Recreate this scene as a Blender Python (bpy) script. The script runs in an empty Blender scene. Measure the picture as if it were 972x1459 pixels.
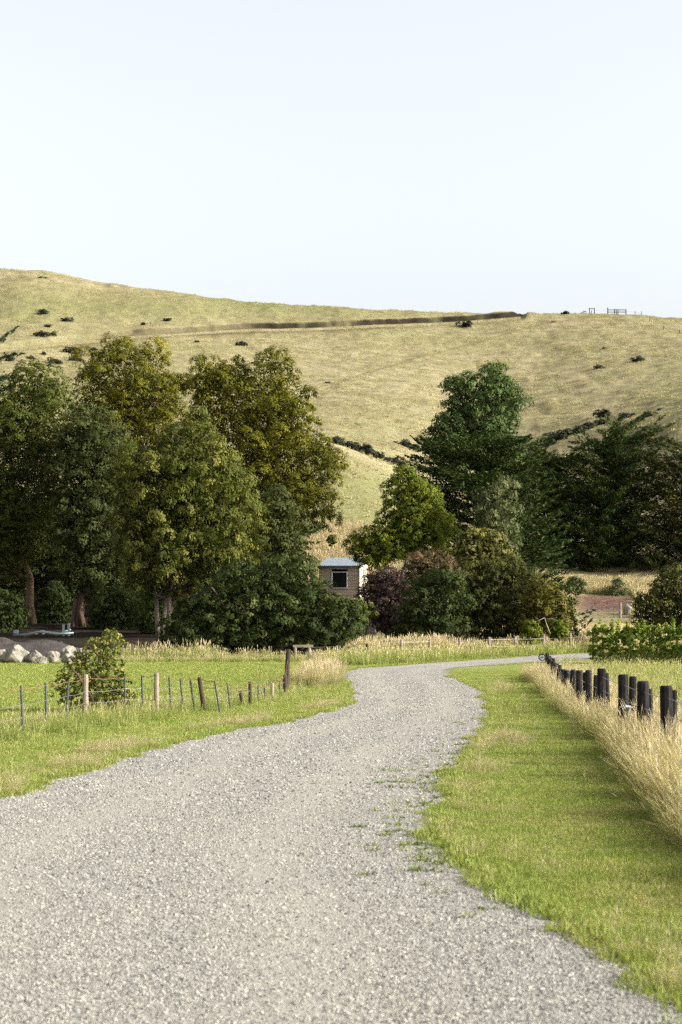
import bpy, math, random
import numpy as np
from mathutils import Vector

random.seed(7)
RNG = np.random.default_rng(7)
SC = bpy.context.scene
COL = SC.collection
F = 2600.0      # focal length in photo pixels
CX, HY, CAMH = 486.0, 862.0, 2.6
R = math.radians

# ------------------------------------------------------------------ helpers
def W(px, py, D):
    return np.array([(px - CX) / F * D, D, CAMH + (HY - py) / F * D])

def GD(py):
    """distance of a point of the level ground seen at row py"""
    return CAMH * F / (py - HY)

def G(px, py):
    D = GD(py)
    return ((px - CX) / F * D, D)

def link(o, parent=None):
    COL.objects.link(o)
    if parent is not None:
        o.parent = parent
    return o

def tag(o, label=None, cat=None, group=None, kind=None):
    if label: o['label'] = label
    if cat: o['category'] = cat
    if group: o['group'] = group
    if kind: o['kind'] = kind
    return o

def thing(name, label, cat, loc=(0, 0, 0), rz=0.0, group=None):
    o = bpy.data.objects.new(name, None)
    o.empty_display_size = 0.3
    o.location = [float(v) for v in loc]
    o.rotation_euler = (0, 0, rz)
    link(o)
    return tag(o, label, cat, group)

def raw_mesh(name, V, Q, mat, tint=None, tint_dom='FACE', smooth=False, attrs=None):
    V = np.asarray(V, dtype=np.float32); Q = np.asarray(Q, dtype=np.int32)
    me = bpy.data.meshes.new(name)
    n, k = Q.shape
    me.vertices.add(len(V)); me.vertices.foreach_set('co', V.ravel())
    me.loops.add(n * k); me.loops.foreach_set('vertex_index', Q.ravel())
    me.polygons.add(n)
    me.polygons.foreach_set('loop_start', np.arange(0, n * k, k, dtype=np.int32))
    me.polygons.foreach_set('loop_total', np.full(n, k, dtype=np.int32))
    if smooth:
        me.polygons.foreach_set('use_smooth', np.ones(n, dtype=bool))
    if tint is not None:
        a = me.attributes.new('tint', 'FLOAT', tint_dom)
        a.data.foreach_set('value', np.asarray(tint, dtype=np.float32))
    for an, av in (attrs or {}).items():
        a = me.attributes.new(an, 'FLOAT', 'POINT')
        a.data.foreach_set('value', np.asarray(av, dtype=np.float32))
    me.update(calc_edges=True)
    if mat is not None: me.materials.append(mat)
    return me

def obj(name, me, parent=None, world_origin=None):
    """link a mesh; when it has a parent the vertices are taken as world coordinates unless world_origin is None"""
    o = bpy.data.objects.new(name, me)
    return link(o, parent)

class MB:
    """collects polygons of any size for small hard things"""
    def __init__(s): s.v = []; s.f = []
    def add(s, vs, fs):
        b = len(s.v); s.v += [tuple(float(c) for c in v) for v in vs]; s.f += [tuple(b + i for i in f) for f in fs]
    def box(s, c, d, rz=0.0):
        cx, cy, cz = c; dx, dy, dz = d[0] / 2, d[1] / 2, d[2] / 2
        ca, sa = math.cos(rz), math.sin(rz); vs = []
        for z in (-dz, dz):
            for x, y in ((-dx, -dy), (dx, -dy), (dx, dy), (-dx, dy)):
                vs.append((cx + x * ca - y * sa, cy + x * sa + y * ca, cz + z))
        s.add(vs, [(3, 2, 1, 0), (4, 5, 6, 7), (0, 1, 5, 4), (1, 2, 6, 5), (2, 3, 7, 6), (3, 0, 4, 7)])
    def tube(s, pts, rad, n=8, cap=True):
        pts = [Vector([float(c) for c in p]) for p in pts]; vs = []; fs = []
        if not hasattr(rad, '__len__'): rad = [rad] * len(pts)
        up = None
        for i, p in enumerate(pts):
            a = pts[max(i - 1, 0)]; b = pts[min(i + 1, len(pts) - 1)]
            t = (b - a).normalized()
            if up is None:
                up = t.orthogonal().normalized()
            else:
                up = (up - t * up.dot(t)).normalized()
            w = t.cross(up)
            for j in range(n):
                th = 2 * math.pi * j / n
                vs.append(p + (up * math.cos(th) + w * math.sin(th)) * rad[i])
        for i in range(len(pts) - 1):
            for j in range(n):
                fs.append((i * n + j, i * n + (j + 1) % n, (i + 1) * n + (j + 1) % n, (i + 1) * n + j))
        if cap:
            fs.append(tuple(range(n - 1, -1, -1))); fs.append(tuple((len(pts) - 1) * n + j for j in range(n)))
        s.add(vs, fs)
    def build(s, name, mat, parent=None, smooth=False):
        me = bpy.data.meshes.new(name); me.from_pydata(s.v, [], s.f); me.update()
        if smooth:
            me.polygons.foreach_set('use_smooth', np.ones(len(me.polygons), dtype=bool))
        me.materials.append(mat)
        return obj(name, me, parent)

def inpoly(x, y, poly):
    x = np.asarray(x, float); y = np.asarray(y, float)
    ins = np.zeros(x.shape, bool)
    n = len(poly)
    for i in range(n):
        x1, y1 = poly[i]; x2, y2 = poly[(i + 1) % n]
        c = ((y1 > y) != (y2 > y))
        with np.errstate(divide='ignore', invalid='ignore'):
            xi = (x2 - x1) * (y - y1) / ((y2 - y1) if y2 != y1 else 1e-12) + x1
        ins ^= c & (x < xi)
    return ins

def polydist(x, y, poly, closed=True):
    d = np.full(np.asarray(x).shape, 1e9)
    n = len(poly)
    for i in range(n if closed else n - 1):
        x1, y1 = poly[i]; x2, y2 = poly[(i + 1) % n]
        dx, dy = x2 - x1, y2 - y1; L = dx * dx + dy * dy + 1e-12
        t = np.clip(((x - x1) * dx + (y - y1) * dy) / L, 0, 1)
        d = np.minimum(d, np.hypot(x - x1 - t * dx, y - y1 - t * dy))
    return d

# value noise in numpy, for terrain
_PERM = np.random.default_rng(3).random((256, 256))
def vnoise(x, y):
    xi = np.floor(x).astype(int); yi = np.floor(y).astype(int)
    fx = x - xi; fy = y - yi
    fx = fx * fx * (3 - 2 * fx); fy = fy * fy * (3 - 2 * fy)
    g = lambda a, b: _PERM[a % 256, b % 256]
    return ((g(xi, yi) * (1 - fx) + g(xi + 1, yi) * fx) * (1 - fy) + (g(xi, yi + 1) * (1 - fx) + g(xi + 1, yi + 1) * fx) * fy) * 2 - 1
def fbm(x, y, o=4):
    s = 0; a = 1.0
    for i in range(o):
        s = s + a * vnoise(x * 2 ** i + 17 * i, y * 2 ** i + 31 * i); a *= 0.5
    return s
def sstep(a, b, x):
    t = np.clip((x - a) / (b - a), 0, 1); return t * t * (3 - 2 * t)

# ------------------------------------------------------------------ materials
def new_mat(name):
    m = bpy.data.materials.new(name); m.use_nodes = True
    nt = m.node_tree; nt.nodes.clear()
    out = nt.nodes.new('ShaderNodeOutputMaterial')
    return m, nt, out
def nd(nt, typ, **kw):
    n = nt.nodes.new(typ)
    for k, v in kw.items(): setattr(n, k, v)
    return n
def rgb(c): return (c[0], c[1], c[2], 1.0)
def mixc(nt, fac, a, b, mode='MIX'):
    n = nd(nt, 'ShaderNodeMix', data_type='RGBA', blend_type=mode)
    for sock, v in ((0, fac), (6, a), (7, b)):
        if isinstance(v, bpy.types.NodeSocket): nt.links.new(v, n.inputs[sock])
        elif isinstance(v, (int, float)): n.inputs[sock].default_value = v
        else: n.inputs[sock].default_value = rgb(v)
    return n.outputs[2]
def math_n(nt, op, a, b=None, c=None, clamp=False):
    n = nd(nt, 'ShaderNodeMath', operation=op, use_clamp=clamp)
    for i, v in enumerate((a, b, c)):
        if v is None: continue
        if isinstance(v, bpy.types.NodeSocket): nt.links.new(v, n.inputs[i])
        else: n.inputs[i].default_value = v
    return n.outputs[0]
def ramp(nt, fac, lo, hi):
    n = nd(nt, 'ShaderNodeMapRange', interpolation_type='SMOOTHSTEP')
    nt.links.new(fac, n.inputs[0]); n.inputs[1].default_value = lo; n.inputs[2].default_value = hi
    return n.outputs[0]
def noise(nt, vec, scale, detail=3.0, rough=0.55, stretch=None):
    if stretch is not None:
        mp = nd(nt, 'ShaderNodeMapping'); nt.links.new(vec, mp.inputs[0]); mp.inputs[3].default_value = stretch
        vec = mp.outputs[0]
    n = nd(nt, 'ShaderNodeTexNoise'); nt.links.new(vec, n.inputs['Vector'])
    n.inputs['Scale'].default_value = scale; n.inputs['Detail'].default_value = detail; n.inputs['Roughness'].default_value = rough
    return n.outputs[0]
def bump(nt, h, strength, dist, normal=None):
    n = nd(nt, 'ShaderNodeBump'); n.inputs['Strength'].default_value = strength; n.inputs['Distance'].default_value = dist
    nt.links.new(h, n.inputs['Height'])
    if normal is not None: nt.links.new(normal, n.inputs['Normal'])
    return n.outputs[0]
def principled(nt, out, col, rough=0.8, spec=0.2, normal=None, metallic=0.0):
    p = nd(nt, 'ShaderNodeBsdfPrincipled')
    if isinstance(col, bpy.types.NodeSocket): nt.links.new(col, p.inputs['Base Color'])
    else: p.inputs['Base Color'].default_value = rgb(col)
    if isinstance(rough, bpy.types.NodeSocket): nt.links.new(rough, p.inputs['Roughness'])
    else: p.inputs['Roughness'].default_value = rough
    p.inputs['Specular IOR Level'].default_value = spec
    p.inputs['Metallic'].default_value = metallic
    if normal is not None: nt.links.new(normal, p.inputs['Normal'])
    if out is not None: nt.links.new(p.outputs[0], out.inputs[0])
    return p
def objco(nt): return nd(nt, 'ShaderNodeTexCoord').outputs['Object']
def worldpos(nt): return nd(nt, 'ShaderNodeNewGeometry').outputs['Position']
def attr(nt, name):
    return nd(nt, 'ShaderNodeAttribute', attribute_name=name).outputs['Fac']

def leaf_mat(name, a, b, c=None, trans=0.25, rough=0.7, spec=0.07, tcol=None):
    """a..b by tint, c for the leaves with tint near one"""
    m, nt, out = new_mat(name)
    t = attr(nt, 'tint')
    col = mixc(nt, t, a, b)
    if c is not None: col = mixc(nt, ramp(nt, t, 0.78, 0.98), col, c)
    p = principled(nt, None, col, rough, spec)
    tr = nd(nt, 'ShaderNodeBsdfTranslucent')
    tc = mixc(nt, 1.0, col, tcol or (1.35, 1.45, 0.6), 'MULTIPLY')
    nt.links.new(tc, tr.inputs[0])
    ms = nd(nt, 'ShaderNodeMixShader'); ms.inputs[0].default_value = trans
    nt.links.new(p.outputs[0], ms.inputs[1]); nt.links.new(tr.outputs[0], ms.inputs[2])
    nt.links.new(ms.outputs[0], out.inputs[0])
    return m

def grass_mat(name, g1, g2, dry, scale=0.5, lo=0.4, hi=0.7, trans=0.35, byheight=False):
    m, nt, out = new_mat(name)
    pos = worldpos(nt)
    n1 = noise(nt, pos, scale, 3.0)
    rnd = nd(nt, 'ShaderNodeObjectInfo').outputs['Random']
    t = attr(nt, 'tint')
    col = mixc(nt, rnd, g1, g2)
    f = math_n(nt, 'ADD', math_n(nt, 'MULTIPLY', n1, 0.6), math_n(nt, 'MULTIPLY', t, 0.4))
    if byheight:
        f = math_n(nt, 'ADD', math_n(nt, 'MULTIPLY', n1, 0.35), math_n(nt, 'MULTIPLY', t, 0.65))
    col = mixc(nt, ramp(nt, f, lo, hi), col, dry)
    p = principled(nt, None, col, 0.6, 0.2)
    tr = nd(nt, 'ShaderNodeBsdfTranslucent')
    nt.links.new(mixc(nt, 1.0, col, (1.25, 1.3, 0.85), 'MULTIPLY'), tr.inputs[0])
    ms = nd(nt, 'ShaderNodeMixShader'); ms.inputs[0].default_value = trans
    nt.links.new(p.outputs[0], ms.inputs[1]); nt.links.new(tr.outputs[0], ms.inputs[2])
    nt.links.new(ms.outputs[0], out.inputs[0])
    return m

def bark_mat(name, a, b, scale=3.0):
    m, nt, out = new_mat(name)
    co = objco(nt)
    n1 = noise(nt, co, scale, 4.0, 0.6, (1, 1, 0.25))
    n2 = noise(nt, co, scale * 6, 3.0, 0.6, (1, 1, 0.2))
    col = mixc(nt, ramp(nt, n1, 0.35, 0.65), a, b)
    principled(nt, out, col, 0.9, 0.1, bump(nt, n2, 0.6, 0.03))
    return m

def wood_mat(name, a, b, scale=8.0):
    m, nt, out = new_mat(name)
    co = objco(nt)
    n1 = noise(nt, co, scale, 5.0, 0.65, (1, 1, 0.12))
    n2 = noise(nt, co, scale * 0.3, 2.0)
    col = mixc(nt, ramp(nt, math_n(nt, 'ADD', math_n(nt, 'MULTIPLY', n1, 0.6), math_n(nt, 'MULTIPLY', n2, 0.4)), 0.35, 0.65), a, b)
    principled(nt, out, col, 0.85, 0.15, bump(nt, n1, 0.5, 0.01))
    return m

def plain_mat(name, a, b, rough=0.6, scale=6.0, metallic=0.0, spec=0.3):
    m, nt, out = new_mat(name)
    n1 = noise(nt, objco(nt), scale, 4.0, 0.6)
    principled(nt, out, mixc(nt, ramp(nt, n1, 0.3, 0.7), a, b), rough, spec, bump(nt, n1, 0.15, 0.01), metallic)
    return m

M = {}
M['euc_yellow'] = leaf_mat('euc_yellow_leaf', (0.06698, 0.07191, 0.008167), (0.15, 0.1413, 0.01307), (0.2277, 0.1858, 0.02042), trans=0.15)
M['euc_green'] = leaf_mat('euc_green_leaf', (0.0449, 0.0597, 0.0108), (0.0988, 0.1112, 0.02006), (0.1796, 0.1699, 0.04243), trans=0.14)
M['euc_grey'] = leaf_mat('euc_grey_leaf', (0.04148, 0.05239, 0.01485), (0.0854, 0.09605, 0.02805), (0.1464, 0.1474, 0.0495), trans=0.12)
M['cypress'] = leaf_mat('cypress_leaf', (0.02475, 0.0425, 0.01116), (0.063, 0.085, 0.02046), (0.1125, 0.1169, 0.0279), trans=0.09)
M['cypress_dead'] = leaf_mat('cypress_leaf_olive', (0.02925, 0.03825, 0.01116), (0.0675, 0.07437, 0.02046), (0.135, 0.09035, 0.04186), trans=0.09)
M['poplar'] = leaf_mat('poplar_leaf', (0.0506, 0.08085, 0.02376), (0.1012, 0.1398, 0.04356), (0.161, 0.1912, 0.07425), trans=0.14)
M['lime'] = leaf_mat('lime_leaf', (0.05747, 0.07817, 0.009962), (0.1356, 0.1634, 0.0155), (0.2184, 0.2192, 0.02767), trans=0.16)
M['shrub_dark'] = leaf_mat('shrub_dark_leaf', (0.0234, 0.0357, 0.01008), (0.0558, 0.0731, 0.0186), (0.117, 0.1275, 0.0465), trans=0.10)
M['shrub_olive'] = leaf_mat('shrub_olive_leaf', (0.041, 0.0475, 0.013), (0.082, 0.0874, 0.02275), (0.1435, 0.133, 0.0325), trans=0.11)
M['shrub_ochre'] = leaf_mat('shrub_ochre_leaf', (0.05638, 0.0551, 0.01138), (0.1179, 0.1064, 0.02113), (0.1742, 0.1473, 0.0325), trans=0.11)
M['weeping'] = leaf_mat('weeping_leaf', (0.070, 0.086, 0.036), (0.130, 0.145, 0.060), (0.19, 0.19, 0.09), trans=0.15)
M['yellow_fl'] = leaf_mat('yellow_shrub_leaf', (0.085, 0.085, 0.03), (0.17, 0.165, 0.04), (0.30, 0.28, 0.06), trans=0.12)
M['rust'] = leaf_mat('rust_leaf', (0.065, 0.055, 0.026), (0.120, 0.090, 0.042), (0.19, 0.085, 0.05), trans=0.11, tcol=(1.4, 1.3, 0.8))
M['purple'] = leaf_mat('purple_leaf', (0.034, 0.022, 0.022), (0.066, 0.044, 0.038), (0.10, 0.08, 0.05), trans=0.09, tcol=(1.4, 1.1, 0.9))
M['hill_bush'] = leaf_mat('hill_bush_leaf', (0.022, 0.027, 0.018), (0.048, 0.052, 0.034), None, trans=0.06)
M['hill_bush_green'] = leaf_mat('hill_bush_green_leaf', (0.05, 0.07, 0.02), (0.09, 0.11, 0.03), None, trans=0.07)
M['road_bush'] = leaf_mat('road_bush_leaf', (0.075, 0.095, 0.020), (0.16, 0.175, 0.04), (0.28, 0.22, 0.07), trans=0.15)
M['vine'] = leaf_mat('vine_leaf', (0.108, 0.1672, 0.02396), (0.2351, 0.3105, 0.04525), (0.4066, 0.4418, 0.1065), trans=0.40)
M['pine'] = leaf_mat('pine_leaf', (0.030, 0.05, 0.022), (0.055, 0.08, 0.032), None, trans=0.07)
M['bark_pale'] = bark_mat('pale_bark', (0.36, 0.30, 0.23), (0.20, 0.16, 0.12), 1.2)
M['bark_mid'] = bark_mat('grey_brown_bark', (0.20, 0.165, 0.125), (0.11, 0.085, 0.065), 1.2)
M['bark_brown'] = bark_mat('brown_bark', (0.16, 0.105, 0.07), (0.09, 0.06, 0.04), 1.2)
M['bark_dark'] = bark_mat('dark_bark', (0.08, 0.06, 0.045), (0.045, 0.035, 0.028), 1.2)
M['post_black'] = wood_mat('black_post_wood', (0.007, 0.007, 0.008), (0.026, 0.023, 0.022), 11.0)
M['post_pale'] = wood_mat('weathered_post_wood', (0.30, 0.25, 0.19), (0.17, 0.14, 0.11))
M['post_brown'] = wood_mat('brown_post_wood', (0.066, 0.045, 0.0325), (0.033, 0.024, 0.0195))
M['steel'] = plain_mat('painted_steel', (0.045, 0.052, 0.055), (0.09, 0.10, 0.105), 0.6, 10, 0.2)
M['galv'] = plain_mat('galvanised_steel', (0.1632, 0.192, 0.2112), (0.1056, 0.1296, 0.1488), 0.45, 10, 0.5)
M['wire'] = plain_mat('fence_wire', (0.30, 0.29, 0.27), (0.20, 0.18, 0.16), 0.4, 10, 0.6)
M['wire_rust'] = plain_mat('rusty_wire', (0.22, 0.10, 0.05), (0.12, 0.06, 0.035), 0.8, 10)
M['white_paint'] = plain_mat('white_paint', (0.75, 0.76, 0.78), (0.66, 0.67, 0.69), 0.5, 3)
M['tyre'] = plain_mat('black_rubber', (0.018, 0.018, 0.02), (0.03, 0.03, 0.03), 0.8, 10)

# ------------------------------------------------------------------ terrain
def curve(pts):
    a = np.array(pts, float)
    return lambda p: np.interp(p, a[:, 0], a[:, 1])
def scurve(pts, w=30):
    f = curve(pts)
    return lambda p: sum(f(p + d) for d in (-w, -w / 2, 0, w / 2, w)) / 5.0
ridge_py = scurve([(-2500, 560), (-1200, 420), (-500, 362), (0, 376), (60, 382), (210, 404), (330, 417), (430, 428), (520, 433), (600, 436), (680, 438.5), (738, 440.5), (760, 443),
                   (800, 441), (860, 436), (905, 437), (972, 443), (1100, 456), (1500, 520), (2300, 640), (3600, 760)], 16)
ridge_D = scurve([(-2500, 640), (300, 640), (3600, 610)], 30)
spur_py = scurve([(-2500, 700), (-800, 640), (0, 600), (300, 604), (470, 622), (520, 641), (560, 659), (600, 682), (680, 694), (740, 672), (780, 650), (860, 622), (900, 606), (972, 578), (1200, 520), (2000, 640), (3600, 740)], 14)
spur_D = scurve([(-2500, 300), (560, 265), (680, 300), (780, 300), (972, 275), (3600, 300)], 40)
base_py = scurve([(-2500, 700), (-800, 640), (0, 610), (470, 634), (700, 640), (860, 622), (972, 592), (1200, 560), (2000, 650), (3600, 745)], 60)
track_py = curve([(-800, 540), (0, 492), (100, 482), (180, 473), (270, 468), (360, 463), (430, 462), (500, 459), (580, 456), (650, 451.5), (700, 448), (740, 445), (752, 443.5), (760, 430), (3600, 100)])

PXG = np.concatenate([np.arange(-2400, -120, 30), np.arange(-120, 1100, 3.5), np.arange(1100, 3400, 30)]).astype(float)
DG = np.concatenate([np.arange(84, 300, 1.0), np.arange(300, 345, 1.2), np.arange(345, 690, 0.75), np.arange(690, 1200, 15)])
NP_, ND_ = len(PXG), len(DG)
Z = np.zeros((ND_, NP_))
wr = sstep(735, 850, PXG)
for j, p in enumerate(PXG):
    w = wr[j]
    Ds, Dr = spur_D(p), ridge_D(p)
    zs = CAMH + (HY - spur_py(p)) / F * Ds
    zr = CAMH + (HY - ridge_py(p)) / F * Dr
    ms = spur_py(p)
    zv = CAMH + (HY - (ms + 10)) / F * (Ds + 40)
    mq = base_py(p)
    zq = CAMH + (HY - (mq - 0.30 * (mq - ridge_py(p)))) / F * (Ds + 45 + 0.36 * (Dr - Ds - 45))
    zq2 = CAMH + (HY - (mq - 0.68 * (mq - ridge_py(p)))) / F * (Ds + 45 + 0.70 * (Dr - Ds - 45))
    kd = [80, 101, 112, 130, 150, 168, 183, 196, Ds, Ds + 45, Ds + 45 + 0.36 * (Dr - Ds - 45), Ds + 45 + 0.70 * (Dr - Ds - 45), Dr, Dr + 30, Dr + 150, 1300]
    kz = [0, 0.0, 0.05, 0.35 - 0.05 * w, 1.0 - 0.3 * w, 2.1 - 0.8 * w, 3.2 - 0.5 * w, 6.0 - 1.2 * w, zs, zv, zq, zq2, zr, zr - 2, zr - 45, zr - 120]
    Z[:, j] = np.interp(DG, kd, kz)
# smooth along distance, more with distance
def smooth_rows(Z, wm):
    out = np.zeros_like(Z)
    offs = np.linspace(-1, 1, 7)
    for o in offs:
        Dq = DG + o * wm
        idx = np.interp(np.clip(Dq, DG[0], DG[-1]), DG, np.arange(ND_))
        i0 = np.floor(idx).astype(int); i1 = np.minimum(i0 + 1, ND_ - 1); f = (idx - i0)[:, None]
        out += Z[i0] * (1 - f) + Z[i1] * f
    return out / len(offs)
ww = np.interp(DG, [84, 88, 120, 200, 300, 500, 700], [0, 2, 4, 6, 12, 16, 12])
Z = smooth_rows(Z, ww)
XG = (PXG[None, :] - CX) / F * DG[:, None]
YG = np.repeat(DG[:, None], NP_, 1)
far = sstep(190, 330, YG)
Z += far * sstep(0, 40, YG - 300) * 1.5 * fbm(XG / 34 + 0.15 * fbm(XG / 60, YG / 60, 2), YG / 240 + 3, 3)
Z += far * (0.7 * fbm(XG / 55, YG / 55, 3) + 0.22 * fbm(XG / 11 + 40, YG / 11, 3))
Z += far * 0.22 * fbm(XG / 3.0 + 11, YG / 6.0, 2)
PYG = HY - (Z - CAMH) * F / YG
PXM = np.repeat(PXG[None, :], ND_, 0)
onhill = sstep(400, 430, YG)
tj = 1.3 * fbm(XG / 20, YG / 90, 4)
dT = PYG - (track_py(PXM) + tj * 0.7)
tw = sstep(-400, 150, PXM) * (1 - sstep(744, 752, PXM)) * onhill
Z -= tw * 1.3 * np.where(dT < 0, sstep(-2.6, -0.4, dT), 1 - sstep(2, 13, dT))
str1 = np.interp(PXM, [-400, 60, 180, 350, 380, 745, 750], [0.2, 0.2, 0.45, 0.7, 1, 1, 0])
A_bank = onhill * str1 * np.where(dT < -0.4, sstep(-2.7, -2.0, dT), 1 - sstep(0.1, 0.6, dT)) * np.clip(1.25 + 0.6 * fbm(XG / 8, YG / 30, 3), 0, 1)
A_bench = onhill * tw * sstep(0.3, 1.6, dT) * (1 - sstep(3.5, 6, dT))
A_bank2 = onhill * tw * np.interp(PXM, [0, 250, 720, 745], [0.65, 1, 0.8, 0]) * sstep(4.5, 6.5, dT) * (1 - sstep(9, 16, dT)) * np.clip(0.62 + 0.75 * fbm(XG / 10 + 7, YG / 40, 3), 0, 1)
# faint stock tracks
def linemask(pts, w):
    f = curve(pts); lo, hi = pts[0][0], pts[-1][0]
    return onhill * (np.abs(PYG - f(PXM) - 1.2 * fbm(XG / 9 + 3, YG / 50, 2)) < w) * (PXM > lo) * (PXM < hi)
A_line = 0.6 * linemask([(440, 556), (486, 543), (600, 508), (700, 482), (785, 458)], 1.3) + 0.45 * linemask([(560, 600), (700, 566), (800, 530), (972, 488)], 1.0)
A_pale = 0.7 * linemask([(725, 597), (780, 594), (840, 589), (900, 582)], 1.6)
A_pale = np.clip(A_pale + 0.6 * np.exp(-((PYG - spur_py(PXM) - 8) / 9) ** 2) * (YG < spur_D(PXM) + 4) * (YG > 215) * sstep(420, 460, PXM) * (1 - sstep(600, 640, PXM)), 0, 1)
# greener ground
gz = lambda cx, cy, rx, ry: np.exp(-((PXM - cx) / rx) ** 2 - ((PYG - cy) / ry) ** 2)
A_green = 0.8 * gz(160, 438, 330, 26) + 0.5 * gz(420, 432, 200, 20) + 0.6 * gz(530, 690, 70, 40) + 1.1 * gz(945, 447, 70, 11) + 0.35 * gz(950, 560, 60, 50) + 0.5 * gz(500, 622, 90, 9) + 0.9 * gz(62, 394, 10, 5) + 0.3 * gz(20, 560, 200, 60)
A_green += 0.45 * gz(520, 720, 80, 60)
A_green += 0.25 * gz(560, 605, 160, 12)
A_dark = 0.7 * gz(812, 549, 24, 4) + 0.55 * gz(790, 555, 22, 4) + 0.45 * gz(800, 497, 60, 6) + 0.4 * gz(868, 492, 18, 4) + 0.35 * gz(965, 572, 30, 24) + 0.5 * gz(925, 465, 18, 4)
A_grove_shade = (1 - sstep(np.interp(PXM, [380, 450], [205, 165]), np.interp(PXM, [380, 450], [225, 182]), YG)) * sstep(100, 108, YG) * (1 - sstep(700, 760, PXM))  # ground under the grove, with the trees' shade put into its colour
A_mulch = np.exp(-((PXM - 862) / 42) ** 4) * np.exp(-((YG - 182) / 7.0) ** 4)

def zat(x, y):
    x = np.asarray(x, float); y = np.asarray(y, float)
    yy = np.clip(y, DG[0], DG[-1] - 1)
    p = x / np.maximum(yy, 1) * F + CX
    a = np.interp(yy, DG, np.arange(ND_)); b = np.interp(p, PXG, np.arange(NP_))
    i = np.minimum(a.astype(int), ND_ - 2); j = np.minimum(b.astype(int), NP_ - 2); fa = a - i; fb = b - j
    z = (Z[i, j] * (1 - fb) + Z[i, j + 1] * fb) * (1 - fa) + (Z[i + 1, j] * (1 - fb) + Z[i + 1, j + 1] * fb) * fa
    return np.where(y < DG[0], 0.0, z)
def on_hill(px, py, dmin):
    """first point of the terrain past dmin seen at px, py"""
    D = np.arange(dmin, 690, 0.5)
    z = zat((px - CX) / F * D, D)
    pyt = HY - (z - CAMH) * F / D
    k = np.nonzero(pyt <= py)[0]
    k = k[0] if len(k) else np.argmin(pyt)
    return float((px - CX) / F * D[k]), float(D[k]), float(z[k])

def hill_material():
    m, nt, out = new_mat('dry_hill_grass')
    co = objco(nt)
    big = noise(nt, co, 0.022, 4, 0.55, (0.6, 1, 1))
    mid = noise(nt, co, 0.16, 4, 0.6, (0.45, 1, 1.6))
    fine = noise(nt, co, 0.9, 5, 0.7, (0.5, 0.8, 1.6))
    spk = noise(nt, co, 2.6, 3, 0.7, (0.6, 0.6, 1))
    col = mixc(nt, ramp(nt, mid, 0.40, 0.62), (0.2071, 0.1781, 0.09338), (0.2893, 0.2554, 0.1513))
    gr = math_n(nt, 'ADD', attr(nt, 'green'), math_n(nt, 'MULTIPLY', math_n(nt, 'SUBTRACT', big, 0.47), 2.0))
    gr = math_n(nt, 'ADD', gr, math_n(nt, 'MULTIPLY', math_n(nt, 'SUBTRACT', mid, 0.5), 1.1), clamp=True)
    col = mixc(nt, math_n(nt, 'MULTIPLY', gr, 0.85), col, (0.1612, 0.1681, 0.06763))
    dk = math_n(nt, 'MULTIPLY', ramp(nt, fine, 0.46, 0.70), 0.55)
    col = mixc(nt, dk, col, (0.1249, 0.1041, 0.04187))
    col = mixc(nt, math_n(nt, 'MULTIPLY', ramp(nt, spk, 0.52, 0.72), 0.35), col, (0.3419, 0.3092, 0.1933))
    col = mixc(nt, math_n(nt, 'MULTIPLY', attr(nt, 'dark'), ramp(nt, fine, 0.42, 0.58)), col, (0.08548, 0.08065, 0.03543))
    col = mixc(nt, attr(nt, 'bench'), col, (0.2629, 0.2251, 0.1288))
    col = mixc(nt, math_n(nt, 'MULTIPLY', attr(nt, 'bank_lower'), math_n(nt, 'MULTIPLY', ramp(nt, fine, 0.2, 0.5), 1.0)), col, (0.09862, 0.0773, 0.0483))
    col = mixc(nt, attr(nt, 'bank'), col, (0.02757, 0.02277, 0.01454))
    col = mixc(nt, attr(nt, 'line'), col, (0.1381, 0.1142, 0.05474))
    col = mixc(nt, attr(nt, 'pale'), col, (0.3288, 0.2822, 0.1675))
    shaded_litter = mixc(nt, ramp(nt, fine, 0.35, 0.65), (0.016, 0.013, 0.010), (0.035, 0.028, 0.02))  # leaf litter and earth, coloured near black to stand for grove shade
    col = mixc(nt, attr(nt, 'soil'), col, shaded_litter)  # this mask lays the painted grove shade over the ground colour
    mul = mixc(nt, ramp(nt, spk, 0.4, 0.6), (0.085, 0.045, 0.038), (0.16, 0.095, 0.075))
    col = mixc(nt, attr(nt, 'mulch'), col, mul)
    n = bump(nt, fine, 0.9, 0.5, bump(nt, spk, 0.7, 0.25))
    principled(nt, out, col, 0.95, 0.05, n)
    return m
idx = np.arange(ND_ * NP_).reshape(ND_, NP_)
Q = np.stack([idx[:-1, :-1], idx[:-1, 1:], idx[1:, 1:], idx[1:, :-1]], -1).reshape(-1, 4)
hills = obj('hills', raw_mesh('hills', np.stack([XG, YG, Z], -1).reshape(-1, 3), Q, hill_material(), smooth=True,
    attrs=dict(green=A_green.ravel(), bank=A_bank.ravel(), bench=A_bench.ravel(), bank_lower=A_bank2.ravel(), line=A_line.ravel(), pale=A_pale.ravel(), soil=A_grove_shade.ravel(), mulch=A_mulch.ravel(), dark=A_dark.ravel())))
tag(hills, 'dry golden grass hills with a cut track along the left slope', None, None, 'structure')

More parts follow.
